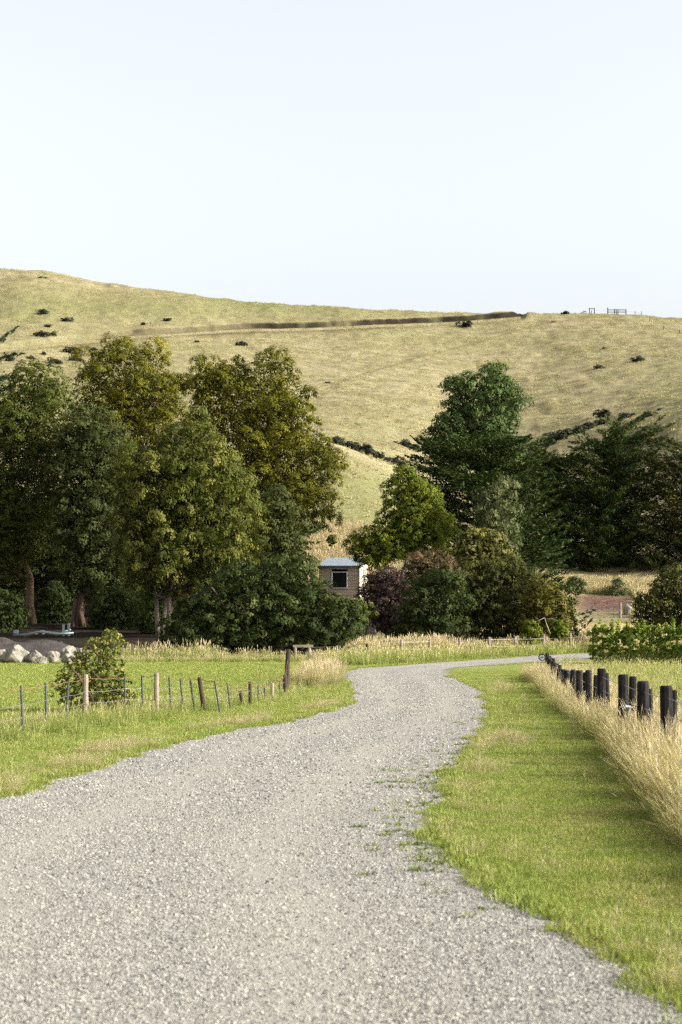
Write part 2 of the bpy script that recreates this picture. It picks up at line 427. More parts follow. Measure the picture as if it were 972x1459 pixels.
# ---- road outline on the level ground
RIGHT = [(1500, 1800), (1145, 1545), (990, 1437), (918, 1392), (868, 1350), (786, 1303), (710, 1262), (660, 1230), (634, 1195), (630, 1160), (650, 1125), (676, 1080),
         (700, 1040), (708, 1012), (698, 988), (672, 973), (645, 964), (632, 957), (650, 951.5), (720, 946), (800, 941), (860, 938), (1000, 934), (1300, 931)]
LEFT = [(-1500, 1800), (-350, 1245), (-150, 1182), (0, 1136), (100, 1102), (200, 1070), (300, 1047), (400, 1028), (470, 1013), (491, 1004), (494, 992), (486, 975), (479, 964),
        (488, 955), (530, 950.5), (600, 946), (660, 941.5), (720, 937.5), (800, 932.5), (860, 930), (1000, 930), (1300, 928)]
def dense(pts, step=0.15, amp=0.10, seed=0):
    g = np.array([G(*p) for p in pts]); out = []
    # Chaikin
    for _ in range(2):
        q = [g[0]]
        for a, b in zip(g[:-1], g[1:]): q += [a * 0.75 + b * 0.25, a * 0.25 + b * 0.75]
        q.append(g[-1]); g = np.array(q)
    s = np.concatenate([[0], np.cumsum(np.hypot(*np.diff(g, axis=0).T))])
    t = np.arange(0, s[-1], step)
    x = np.interp(t, s, g[:, 0]); y = np.interp(t, s, g[:, 1])
    nx = np.gradient(y); ny = -np.gradient(x); L = np.hypot(nx, ny) + 1e-9
    n = amp * (fbm(t / 0.9 + seed, t * 0 + seed, 3) + 0.6 * fbm(t / 0.25 + seed, t * 0 + 5, 2))
    return np.stack([x + nx / L * n, y + ny / L * n], -1)
RD = dense(RIGHT, amp=0.2, seed=1.3); LD = dense(LEFT, amp=0.14, seed=8.1)
RD_s = dense(RIGHT, 0.6, 0.0); LD_s = dense(LEFT, 0.6, 0.0)
ROADPOLY = [tuple(p) for p in RD_s] + [tuple(p) for p in LD_s[::-1]]
def in_road(x, y): return inpoly(x, y, ROADPOLY)
def edge_dist(x, y): return np.minimum(polydist(x, y, [tuple(p) for p in RD_s[::2]], False), polydist(x, y, [tuple(p) for p in LD_s[::2]], False))

# ---- level ground
def strip_edge_x(y): return np.interp(y, [8, 15, 22.3, 29.8, 33.6, 39.3, 44.8, 53, 60, 66], [3.1, 3.65, 4.17, 4.66, 5.0, 5.3, 5.55, 6.15, 6.5, 6.75])
def fence_left_x(y): return np.interp(y, [20, 37, 45, 49, 53, 57, 62, 75], [-12.5, -6.45, -4.4, -2.5, -1.9, -1.6, -1.35, -0.9])
gy = np.concatenate([np.arange(-40, 8, 4), np.arange(8, 84.01, 0.4)]); gy[-1] = 84.0
gp = PXG
GX = np.zeros((len(gy), NP_)); GY = np.repeat(gy[:, None], NP_, 1)
for i, y in enumerate(gy):
    GX[i] = (gp - CX) / F * max(y, 30.0) if y < 84 else (gp - CX) / F * 84.0
def zones(x, y):
    """dry fraction of the level ground"""
    e = strip_edge_x(y)
    strip = ((x > e) & (x < e + 2.3) & (y < 66)).astype(float)
    fl = np.exp(-((x - fence_left_x(y)) / 1.4) ** 2) * (y < 66)
    bandL = sstep(79, 82, y) * (x < 0)
    rf = ((x > e + 2.0)) * (1 - sstep(58, 70, y)) * 0.75
    farb = sstep(80, 82, y) * (x >= 0) * (x < 16)
    return np.clip(np.maximum.reduce([strip, 0.55 * fl, bandL, rf, 0.6 * farb]), 0, 1)
def ground_material():
    m, nt, out = new_mat('meadow_ground')
    co = objco(nt)
    n1 = noise(nt, co, 0.35, 3, 0.6); n2 = noise(nt, co, 3.0, 4, 0.65); n3 = noise(nt, co, 22.0, 3, 0.7)
    g = mixc(nt, ramp(nt, n1, 0.35, 0.65), (0.1736, 0.2128, 0.0504), (0.2352, 0.2632, 0.084))
    g = mixc(nt, math_n(nt, 'MULTIPLY', ramp(nt, n2, 0.45, 0.75), 0.55), g, (0.2688, 0.2464, 0.0952))
    g = mixc(nt, math_n(nt, 'MULTIPLY', ramp(nt, n3, 0.45, 0.75), 0.5), g, (0.084, 0.112, 0.028))
    d = mixc(nt, ramp(nt, n2, 0.35, 0.65), (0.2688, 0.224, 0.1008), (0.3696, 0.3136, 0.1568))
    col = mixc(nt, math_n(nt, 'MULTIPLY', attr(nt, 'dry'), 0.8), g, d)
    principled(nt, out, col, 0.95, 0.05, bump(nt, n3, 0.8, 0.04))
    return m
ii = np.arange(len(gy) * NP_).reshape(len(gy), NP_)
Q = np.stack([ii[:-1, :-1], ii[:-1, 1:], ii[1:, 1:], ii[1:, :-1]], -1).reshape(-1, 4)
GZ = np.zeros_like(GX); GZ[-1] = Z[0]
ground = obj('ground', raw_mesh('ground', np.stack([GX, GY, GZ], -1).reshape(-1, 3), Q, ground_material(), smooth=True, attrs=dict(dry=zones(GX, GY).ravel())))
tag(ground, 'flat mown grass fields on both sides of the gravel road', None, None, 'structure')

def gravel_material():
    m, nt, out = new_mat('crushed_gravel')
    co = objco(nt)
    v = nd(nt, 'ShaderNodeTexVoronoi'); nt.links.new(co, v.inputs['Vector']); v.inputs['Scale'].default_value = 50.0
    v2 = nd(nt, 'ShaderNodeTexVoronoi'); nt.links.new(co, v2.inputs['Vector']); v2.inputs['Scale'].default_value = 17.0
    big = noise(nt, co, 0.55, 4, 0.6, (1.0, 0.45, 1)); mid = noise(nt, co, 6.0, 3, 0.6)
    sep = nd(nt, 'ShaderNodeSeparateColor'); nt.links.new(v.outputs['Color'], sep.inputs[0])
    sep2 = nd(nt, 'ShaderNodeSeparateColor'); nt.links.new(v2.outputs['Color'], sep2.inputs[0])
    col = mixc(nt, ramp(nt, sep.outputs[0], 0.0, 1.0), (0.2168, 0.2091, 0.1878), (0.3217, 0.3101, 0.2765))
    col = mixc(nt, math_n(nt, 'MULTIPLY', ramp(nt, sep2.outputs[1], 0.72, 0.8), 0.6), col, (0.09093, 0.09406, 0.09559))
    col = mixc(nt, math_n(nt, 'MULTIPLY', ramp(nt, sep.outputs[2], 0.85, 0.9), 0.6), col, (0.3637, 0.3414, 0.2936))
    col = mixc(nt, math_n(nt, 'MULTIPLY', ramp(nt, big, 0.42, 0.62), 0.5), col, (0.3007, 0.2821, 0.2458))
    col = mixc(nt, math_n(nt, 'MULTIPLY', ramp(nt, mid, 0.5, 0.7), 0.25), col, (0.1539, 0.1463, 0.1297))
    ac = attr(nt, 'across')
    wob = math_n(nt, 'MULTIPLY', math_n(nt, 'SUBTRACT', big, 0.5), 0.16)
    d1 = math_n(nt, 'ABSOLUTE', math_n(nt, 'SUBTRACT', math_n(nt, 'ABSOLUTE', math_n(nt, 'SUBTRACT', math_n(nt, 'ADD', ac, wob), 0.5)), 0.19))
    trk = math_n(nt, 'SUBTRACT', 1.0, ramp(nt, d1, 0.03, 0.13))
    col = mixc(nt, math_n(nt, 'MULTIPLY', trk, 0.5), col, (0.3179, 0.2956, 0.2534))
    col = mixc(nt, math_n(nt, 'MULTIPLY', ramp(nt, noise(nt, co, 0.22, 3, 0.6), 0.5, 0.68), 0.3), col, (0.212, 0.2111, 0.2069))
    h = math_n(nt, 'SUBTRACT', 1.0, v.outputs['Distance'])
    principled(nt, out, col, 0.9, 0.15, bump(nt, h, 0.5, 0.015, bump(nt, v2.outputs['Distance'], 0.3, 0.02)))
    return m
from mathutils.geometry import delaunay_2d_cdt
poly = [Vector((p[0], p[1])) for p in RD] + [Vector((p[0], p[1])) for p in LD[::-1]]
def across(x, y):
    dl = polydist(x, y, [tuple(p) for p in LD_s], False); dr = polydist(x, y, [tuple(p) for p in RD_s], False)
    return dl / (dl + dr + 1e-6)
ix, iy = np.meshgrid(np.arange(-14, 40, 0.45), np.arange(8, 103, 0.6)); ix, iy = ix.ravel(), iy.ravel()
kk = in_road(ix, iy); ix, iy = ix[kk], iy[kk]; kk = edge_dist(ix, iy) > 0.4
inner = [Vector((float(a), float(b))) for a, b in zip(ix[kk], iy[kk])]
dv, de, df = delaunay_2d_cdt(poly + inner, [], [list(range(len(poly)))], 1, 1e-5)[:3]
vx = np.array([v.x for v in dv]); vy = np.array([v.y for v in dv])
road = obj('gravel_road', raw_mesh('gravel_road', np.stack([vx, vy, np.full(len(vx), 0.012)], -1), np.array([list(f) for f in df if len(f) == 3]), gravel_material(), attrs=dict(across=across(vx, vy))))
tag(road, 'pale grey gravel road curving away to the right', None, None, 'structure')
bpy.context.view_layer.update()

# ------------------------------------------------------------------ scatter by geometry nodes (only for what nobody could count)
def scatter(name, label, P, rot, scl, idx, sources):
    me = bpy.data.meshes.new(name)
    n = len(P)
    me.vertices.add(n); me.vertices.foreach_set('co', np.asarray(P, np.float32).ravel())
    a = me.attributes.new('rot', 'FLOAT_VECTOR', 'POINT'); a.data.foreach_set('vector', np.asarray(rot, np.float32).ravel())
    a = me.attributes.new('scl', 'FLOAT', 'POINT'); a.data.foreach_set('value', np.asarray(scl, np.float32))
    a = me.attributes.new('pick', 'INT', 'POINT'); a.data.foreach_set('value', np.asarray(idx, np.int32))
    o = obj(name, me); tag(o, label, None, None, 'stuff')
    ng = bpy.data.node_groups.new(name + '_nodes', 'GeometryNodeTree')
    ng.interface.new_socket('Geometry', in_out='INPUT', socket_type='NodeSocketGeometry')
    ng.interface.new_socket('Geometry', in_out='OUTPUT', socket_type='NodeSocketGeometry')
    gi = ng.nodes.new('NodeGroupInput'); go = ng.nodes.new('NodeGroupOutput')
    jn = ng.nodes.new('GeometryNodeJoinGeometry')
    for s in sources:
        oi = ng.nodes.new('GeometryNodeObjectInfo'); oi.inputs['Object'].default_value = s
        oi.inputs['As Instance'].default_value = False
        g2 = ng.nodes.new('GeometryNodeGeometryToInstance')
        ng.links.new(oi.outputs['Geometry'], g2.inputs[0]); ng.links.new(g2.outputs[0], jn.inputs[0])
    ip = ng.nodes.new('GeometryNodeInstanceOnPoints')
    ng.links.new(gi.outputs[0], ip.inputs['Points']); ng.links.new(jn.outputs[0], ip.inputs['Instance'])
    ip.inputs['Pick Instance'].default_value = True
    def na(nm, t):
        k = ng.nodes.new('GeometryNodeInputNamedAttribute'); k.data_type = t; k.inputs[0].default_value = nm; return k.outputs[0]
    ng.links.new(na('pick', 'INT'), ip.inputs['Instance Index'])
    ng.links.new(na('rot', 'FLOAT_VECTOR'), ip.inputs['Rotation'])
    ng.links.new(na('scl', 'FLOAT'), ip.inputs['Scale'])
    ng.links.new(ip.outputs[0], go.inputs[0])
    md = o.modifiers.new('scatter', 'NODES'); md.node_group = ng
    return o

def tuft(name, mat, nb, h, hvar, spread, w, lean, seed=0.0, dry=0.0, rng=RNG, blade=0.75):
    """nb bent blades (or seeding stems) round the origin; returns an object that is not in the scene"""
    n_seed = int(nb * seed)
    V = []; Qs = []; T = []
    for i in range(nb):
        a = rng.uniform(0, 2 * np.pi); r = spread * math.sqrt(rng.random())
        b = np.array([r * math.cos(a), r * math.sin(a), 0])
        la = a + rng.normal(0, 0.9); ln = lean * rng.uniform(0.3, 1.3)
        hh = h * (1 + rng.uniform(-hvar, hvar)); dirn = np.array([math.cos(la), math.sin(la), 0])
        side = np.array([-math.sin(la + 0.6), math.cos(la + 0.6), 0])
        isseed = i < n_seed
        ww = w * rng.uniform(0.7, 1.3); hs = (0, 0.5, 1.0); ws = (1, 0.8, 0.12)
        if isseed:
            hh *= 1.45; ln *= 0.6; hs = (0, 0.76, 0.88, 1.0); ws = (0.35, 0.35, 1.5, 0.2)
        t = rng.random() * (blade if not isseed else 0.2) + (0.8 if isseed else 0) + dry
        k0 = len(V)
        for f, wf in zip(hs, ws):
            c = b + dirn * (ln * hh * f * f) + np.array([0, 0, hh * (f - 0.22 * ln * f * f)])
            V += [c - side * ww * wf / 2, c + side * ww * wf / 2]
        for s in range(len(hs) - 1):
            Qs.append((k0 + 2 * s, k0 + 2 * s + 1, k0 + 2 * s + 3, k0 + 2 * s + 2)); T.append(min(1, t * (0.75 + 0.25 * s)))
    me = raw_mesh(name, V, Qs, mat, T)
    return bpy.data.objects.new(name, me)

M['lawn'] = grass_mat('mown_grass_blades', (0.1728, 0.2328, 0.03888), (0.2646, 0.3055, 0.0756), (0.432, 0.3589, 0.1782), 0.9, 0.38, 0.74)
M['meadow'] = grass_mat('meadow_grass_blades', (0.165, 0.215, 0.045), (0.255, 0.285, 0.080), (0.40, 0.355, 0.17), 0.5, 0.42, 0.76)
M['dryg'] = grass_mat('dry_grass_blades', (0.20, 0.215, 0.065), (0.29, 0.28, 0.105), (0.455, 0.370, 0.235), 0.6, 0.36, 0.76, byheight=True)
M['weed'] = grass_mat('weed_leaves', (0.11, 0.155, 0.035), (0.17, 0.205, 0.055), (0.28, 0.25, 0.11), 1.5, 0.45, 0.8)
LAWN = [tuft('lawn_tuft', M['lawn'], 18, 0.040, 0.45, 0.09, 0.007, 0.8) for _ in range(4)]
LAWNL = [tuft('lawn_tuft_coarse', M['lawn'], 18, 0.055, 0.4, 0.17, 0.016, 0.8) for _ in range(3)]
MEAD = [tuft('meadow_tuft', M['meadow'], 30, 0.25, 0.5, 0.22, 0.013, 0.55, 0.18) for _ in range(4)]
DRYT = [tuft('dry_tuft', M['dryg'], 54, 0.35, 0.5, 0.26, 0.0065, 0.75, 0.46, blade=0.62) for _ in range(5)]
DRYF = [tuft('dry_tuft_far', M['dryg'], 40, 0.40, 0.45, 0.32, 0.026, 0.45, 0.40) for _ in range(4)]
MEADF = [tuft('meadow_tuft_far', M['meadow'], 34, 0.34, 0.5, 0.34, 0.028, 0.5, 0.15) for _ in range(3)]
WEED = [tuft('weed_tuft', M['weed'], 14, 0.07, 0.5, 0.11, 0.022, 1.1) for _ in range(3)]

def scatter_grass(name, label, x, y, sources, smin, smax, tilt=0.12, z=None, zoff=-0.005, mult=1.0):
    n = len(x)
    P = np.stack([x, y, (zat(x, y) if z is None else z) + zoff], -1)
    rot = np.stack([RNG.normal(0, tilt, n), RNG.normal(0, tilt, n), RNG.uniform(0, 6.28, n)], -1)
    return scatter(name, label, P, rot, RNG.uniform(smin, smax, n) * mult, RNG.integers(0, len(sources), n), sources)
def cand(n, x0, x1, y0, y1):
    return RNG.uniform(x0, x1, n), RNG.uniform(y0, y1, n)
def fov(x, y, m=140):
    p = x / y * F + CX
    return (p > -m) & (p < 972 + m)

# mown verge of the right hand side
def band(n, y0, y1):
    y = RNG.uniform(y0, y1, n); x = RNG.uniform(-0.5, 8.0, n)
    k = (x < strip_edge_x(y) + 0.35) & ~in_road(x, y) & fov(x, y) & (x > -2 + 0 * y)
    return x[k], y[k]
a = [band(150000, 8.5, 24), band(90000, 24, 45), band(40000, 45, 72)]
x = np.concatenate([q[0] for q in a]); y = np.concatenate([q[1] for q in a])
k = (y < 60) | (x > 0)
scatter_grass('lawn_grass', 'short mown green grass of the verge between gravel and black fence', x[k], y[k], LAWN, 0.7, 1.35, mult=np.where(y[k] > 60, 0.5, 1.0))
# longer ragged lip along the gravel
def edge_pts(E, n, y0, y1, inner, outer, sgn):
    i = RNG.integers(1, len(E) - 2, n); d = E[i + 1] - E[i - 1]; L = np.hypot(d[:, 0], d[:, 1])[:, None] + 1e-9
    nrm = np.stack([d[:, 1], -d[:, 0]], -1) / L * sgn
    p = E[i] + nrm * RNG.uniform(inner, outer, n)[:, None]
    k = (p[:, 1] > y0) & (p[:, 1] < y1) & fov(p[:, 0], p[:, 1])
    return p[k, 0], p[k, 1]
x1, y1 = edge_pts(RD, 9000, 9, 66, -0.10, 0.22, 1)
x2, y2 = edge_pts(LD, 14000, 14, 90, -0.10, 0.25, -1)
x = np.concatenate([x1, x2]); y = np.concatenate([y1, y2])
scatter_grass('edge_grass', 'ragged longer grass hanging over the gravel edge', x, y, LAWN, 1.1, 2.1)
# weeds creeping over the gravel near the right edge
x, y = edge_pts(RD, 9000, 15, 44, -1.3, 0.05, 1)
dd = polydist(x, y, [tuple(p) for p in RD_s], False)
w = 0.55 * fbm(x * 3.3, y * 2.2, 3) + 0.5 * np.exp(-((y - 24) / 9) ** 2) + 0.40 - 0.85 * dd
k = w > RNG.uniform(0.0, 1.5, len(x)) 
scatter_grass('weeds', 'low green weeds creeping into the gravel from the right', x[k], y[k], WEED + LAWN[:2], 0.35, 0.95, z=0.012 + 0 * x[k])
# dry and broad leaved clumps in the verges
x1, y1 = edge_pts(RD, 5000, 10, 60, 0.0, 0.9, 1); x2, y2 = edge_pts(LD, 9000, 16, 60, -0.05, 0.8, -1)
x = np.concatenate([x1, x2]); y = np.concatenate([y1, y2])
k = fbm(x * 0.9 + 3, y * 0.55, 3) > RNG.uniform(0.05, 0.9, len(x))
scatter_grass('edge_dry_grass', 'dry brownish clumps along both edges of the gravel', x[k], y[k], DRYT, 0.16, 0.42)
x = RNG.uniform(-16, 8, 16000); y = RNG.uniform(9, 60, 16000)
k = fov(x, y) & ~in_road(x, y) & (x < strip_edge_x(y)) & (fbm(x * 1.1, y * 0.8 + 9, 3) > 0.25) & (edge_dist(x, y) < 6)
scatter_grass('lawn_weeds', 'darker broad leaved weeds growing in the mown verges', x[k], y[k], WEED, 0.3, 0.6)
# left verge, mown
x, y = cand(230000, -16, 1.5, 16, 84)
k = ~in_road(x, y) & fov(x, y) & (x < np.interp(y, LD_s[:, 1][::1][np.argsort(LD_s[:, 1])], LD_s[:, 0][np.argsort(LD_s[:, 1])]) + 0.5) & (x > fence_left_x(y) + 0.4) & (RNG.random(len(x)) < np.interp(y, [16, 40, 84], [1, 0.8, 0.5]))
scatter_grass('verge_grass', 'short green grass between the gravel and the wire fence', x[k], y[k], LAWN, 0.8, 1.5)
# field behind the left fence, mown
x, y = cand(60000, -20, 0, 38, 82)
k = fov(x, y) & (x < fence_left_x(y) - 0.2)
scatter_grass('field_grass', 'mown bright green field behind the wire fence', x[k], y[k], LAWNL, 0.7, 1.2)
# field right of the black fence
x, y = cand(70000, 3, 27, 12, 92)
k = fov(x, y, 900) & (x > np.where(y < 66, strip_edge_x(y) + 1.7, 6.5)) & ~in_road(x, y) 
scatter_grass('paddock_grass', 'mown grass in the paddock right of the black fence', x[k], y[k], LAWNL, 0.8, 1.5, mult=np.where(y[k] > 64, 0.35, 1.0))
# long grass along the left fence
x, y = cand(26000, -14, 1, 28, 64)
d = x - fence_left_x(y)
k = fov(x, y, 200) & (np.abs(d) < 1.9) & (RNG.random(len(x)) < 0.75 * np.exp(-(d / 1.0) ** 2)) & ~in_road(x, y)
scatter_grass('fence_grass', 'long yellow green grass growing along the wire fence', x[k], y[k], MEAD, 0.5, 1.0, mult=np.interp(y[k], [44, 48], [1.0, 0.55]))
# dry patch at the end of the left fence
x, y = cand(3600, -4.4, 0.3, 50, 66)
d = x - fence_left_x(y)
k = (d > 0.22) & (d < 1.15 + 0.4 * fbm(y, x, 2)) & ~in_road(x, y) & (y > 57.2)
scatter_grass('tall_dry_grass', 'tall straw coloured grass round the leaning strainer post', x[k], y[k], DRYT + MEAD[:2], 0.65, 1.25)
# dry strip along the black fence
x, y = cand(60000, 3, 11, 15, 67)
e = strip_edge_x(y)
k = (x > e - 0.12 + 0.15 * fbm(y * 1.2, x, 2)) & (x < e + 1.9) & fov(x, y, 160) & (RNG.random(len(x)) < np.where(x < e + 0.7, 0.6, np.where(x < e + 1.3, 0.40, 0.2)))
sc = np.clip((x[k] - e[k]) / 0.5, 0.45, 1.0)
k &= RNG.random(len(x)) < 0.8 + 0.45 * fbm(x * 1.2 + 2, y * 0.7, 3)
o = scatter_grass('dry_grass', 'tall dry seeding grass along the black fence posts', x[k], y[k], DRYT + MEAD[:2], 0.6, 1.25, tilt=0.2, mult=(0.95 + 0.35 * fbm(x[k] * 0.9, y[k] * 0.6, 3)) * np.interp(y[k], [20, 42, 60], [1.0, 0.9, 0.7]))
# dry paddock patch behind the black fence
x, y = cand(15000, 7, 26, 34, 75)
k = (x > np.maximum(strip_edge_x(y) + 1.8, 0.137 * y)) & fov(x, y, 250) & (fbm(x * 0.4, y * 0.25, 3) > -0.55)
scatter_grass('paddock_dry_grass', 'pale dry grass in the paddock below the vine row', x[k], y[k], MEAD, 0.5, 1.05)
# far band beyond the road and the left field
x, y = cand(30000, -22, 26, 81, 114)
px = x / y * F + CX
farroad = np.interp(x, [q[0] for q in LD_s if q[1] > 70], [q[1] for q in LD_s if q[1] > 70]) if True else 0
lim = np.where(px < 480, 82.5, np.where(px < 845, np.interp(px, [480, 560, 700, 845], [86.5, 89.5, 96, 104.5]), 88))
k = fov(x, y, 200) & ~in_road(x, y) & (y > lim) & ~((px < 150) & (y > 86)) & ~((px > 20) & (px < 500) & (y > 90)) & ~((px>495)&(px<542)&(y>104))
k &= ~((px < 150) & (y > 81.5))
hn = -0.18 * (px < 440) + 0.5 + 0.75 * sstep(-0.5, 0.7, fbm(x * 0.28 + 5, y * 0.28, 3)) + 0.25 * sstep(500, 640, px)
k &= RNG.random(len(x)) < np.where(px < 480, 0.62, 1.0)
kl = k & (px < 445); k &= px >= 445
scatter_grass('far_dry_grass', 'band of tall straw coloured grass beyond the road', x[k], y[k], DRYF + MEADF, 0.7, 1.1, mult=hn[k])
scatter_grass('field_edge_grass', 'greenish long grass along the far edge of the left field', x[kl], y[kl], MEADF + MEADF + DRYF[:2], 0.6, 1.2, mult=hn[kl])
x, y = cand(12000, -2, 14, 78, 106)
px = x / y * F + CX
k = ~in_road(x, y) & (px > 470) & (px < 850) & (y > np.interp(px, [470, 530, 600, 660, 720, 800, 860], [74, 77.5, 81, 85.3, 90, 96.2, 99.6])) & (y <= np.interp(px, [480, 560, 700, 845], [86.5, 89.5, 96, 104.5]) + 0.8)
scatter_grass('roadside_grass', 'short yellow green grass on the far side of the road', x[k], y[k], LAWNL + MEADF[:2], 0.5, 1.15)
# bank in front of the cypresses
x, y = cand(20000, 11, 44, 103, 196)
px = x / y * F + CX
k = fov(x, y, 120) & (px > 760) & ~((px > 812) & (px < 905) & (y > 136) & (y < 189))
scatter_grass('bank_dry_grass', 'dry grass on the bank in front of the dark cypresses', x[k], y[k], DRYF, 0.9, 1.7, mult=np.where(y[k] > 180, 0.85, 0.8))
x, y = cand(2600, -4, 6, 186, 215)
k = zat(x, y) > 0
scatter_grass('hut_bank_grass', 'rough tall grass on the slope behind the hut', x[k], y[k], DRYF, 1.0, 2.0)

M['tussock'] = grass_mat('hill_tussock_blades', (0.2373, 0.2305, 0.098), (0.313, 0.2828, 0.1421), (0.414, 0.3667, 0.2107), 0.05, 0.34, 0.62, trans=0.3)
TUS = [tuft('hill_tussock', M['tussock'], 10, 0.34, 0.5, 0.42, 0.11, 0.7, rng=np.random.default_rng(60 + i)) for i in range(4)]
n = 52000; p = RNG.uniform(-160, 1130, n); y = 215 + 440 * RNG.random(n) ** 0.8; x = (p - CX) / F * y
zz_ = zat(x, y); py_ = HY - (zz_ - CAMH) * F / y
k = (fbm(x / 7.0, y / 14.0, 3) + 0.45 * RNG.normal(size=n) > 0.05)
dt_ = py_ - track_py(p); k &= ~((dt_ > -5) & (dt_ < 7) & (p < 752) & (y > 400))
scatter_grass('hill_grass', 'dry grass tussocks covering the hillsides', x[k], y[k], TUS, 0.5, 1.2, zoff=-0.03)

# gravel stones
def stone_src(k):
    rng = np.random.default_rng(50 + k)
    import bmesh
    bm = bmesh.new(); bmesh.ops.create_icosphere(bm, subdivisions=1, radius=1.0)
    for v in bm.verts: v.co = Vector(v.co) * rng.uniform(0.72, 1.15); v.co.z *= 0.36; v.co.x *= 1.15
    me = bpy.data.meshes.new('stone'); bm.to_mesh(me); bm.free()
    me.materials.append(M['stone']); return bpy.data.objects.new('stone', me)
m, nt, out = new_mat('loose_stone')
rn = nd(nt, 'ShaderNodeObjectInfo').outputs['Random']
c = mixc(nt, ramp(nt, rn, 0.05, 0.7), (0.2308, 0.2265, 0.2073), (0.3358, 0.324, 0.2888))
c = mixc(nt, ramp(nt, rn, 0.95, 0.98), c, (0.3918, 0.3624, 0.3058))
c = mixc(nt, ramp(nt, math_n(nt, 'SUBTRACT', 1.0, rn), 0.91, 0.94), c, (0.1049, 0.108, 0.1122))
principled(nt, out, c, 0.85, 0.2); M['stone'] = m
ST = [stone_src(k) for k in range(6)]
def stones(n, y0, y1, r0, r1):
    y = RNG.uniform(y0, y1, n); p = RNG.uniform(-100, 1080, n); x = (p - CX) / F * y
    k = in_road(x, y); x, y = x[k], y[k]
    a_ = np.abs(np.abs(across(x, y) + 0.05 * fbm(x * 0.5, y * 0.25, 2) - 0.5) - 0.19)
    k = RNG.random(len(x)) < np.clip(0.35 + a_ * 7, 0, 1); x, y = x[k], y[k]
    return x, y, r0 + (r1 - r0) * RNG.random(len(x)) ** 2.6
q = [stones(90000, 9.5, 15, 0.004, 0.016), stones(85000, 15, 24, 0.005, 0.018), stones(130000, 24, 70, 0.009, 0.026)]
x, y, s = [np.concatenate([t[i] for t in q]) for i in range(3)]
scatter('gravel', 'loose grey gravel stones lying on the road', np.stack([x, y, 0.012 + s * 0.1], -1), RNG.uniform(0, 6.28, (len(x), 3)) * np.array([0.15, 0.15, 1]), s, RNG.integers(0, 6, len(x)), ST)

# ------------------------------------------------------------------ trees
def quads(C, A, B, tint, mat, name):
    """diamond leaves: centre C, half axes A (long) and B (wide)"""
    n = len(C)
    V = np.empty((n, 4, 3), np.float32)
    V[:, 0] = C - A; V[:, 1] = C - B + A * 0.1; V[:, 2] = C + A; V[:, 3] = C + B + A * 0.1
    return raw_mesh(name, V.reshape(-1, 3), np.arange(4 * n).reshape(n, 4), mat, tint)
def unit(v): return v / (np.linalg.norm(v, axis=-1, keepdims=True) + 1e-9)

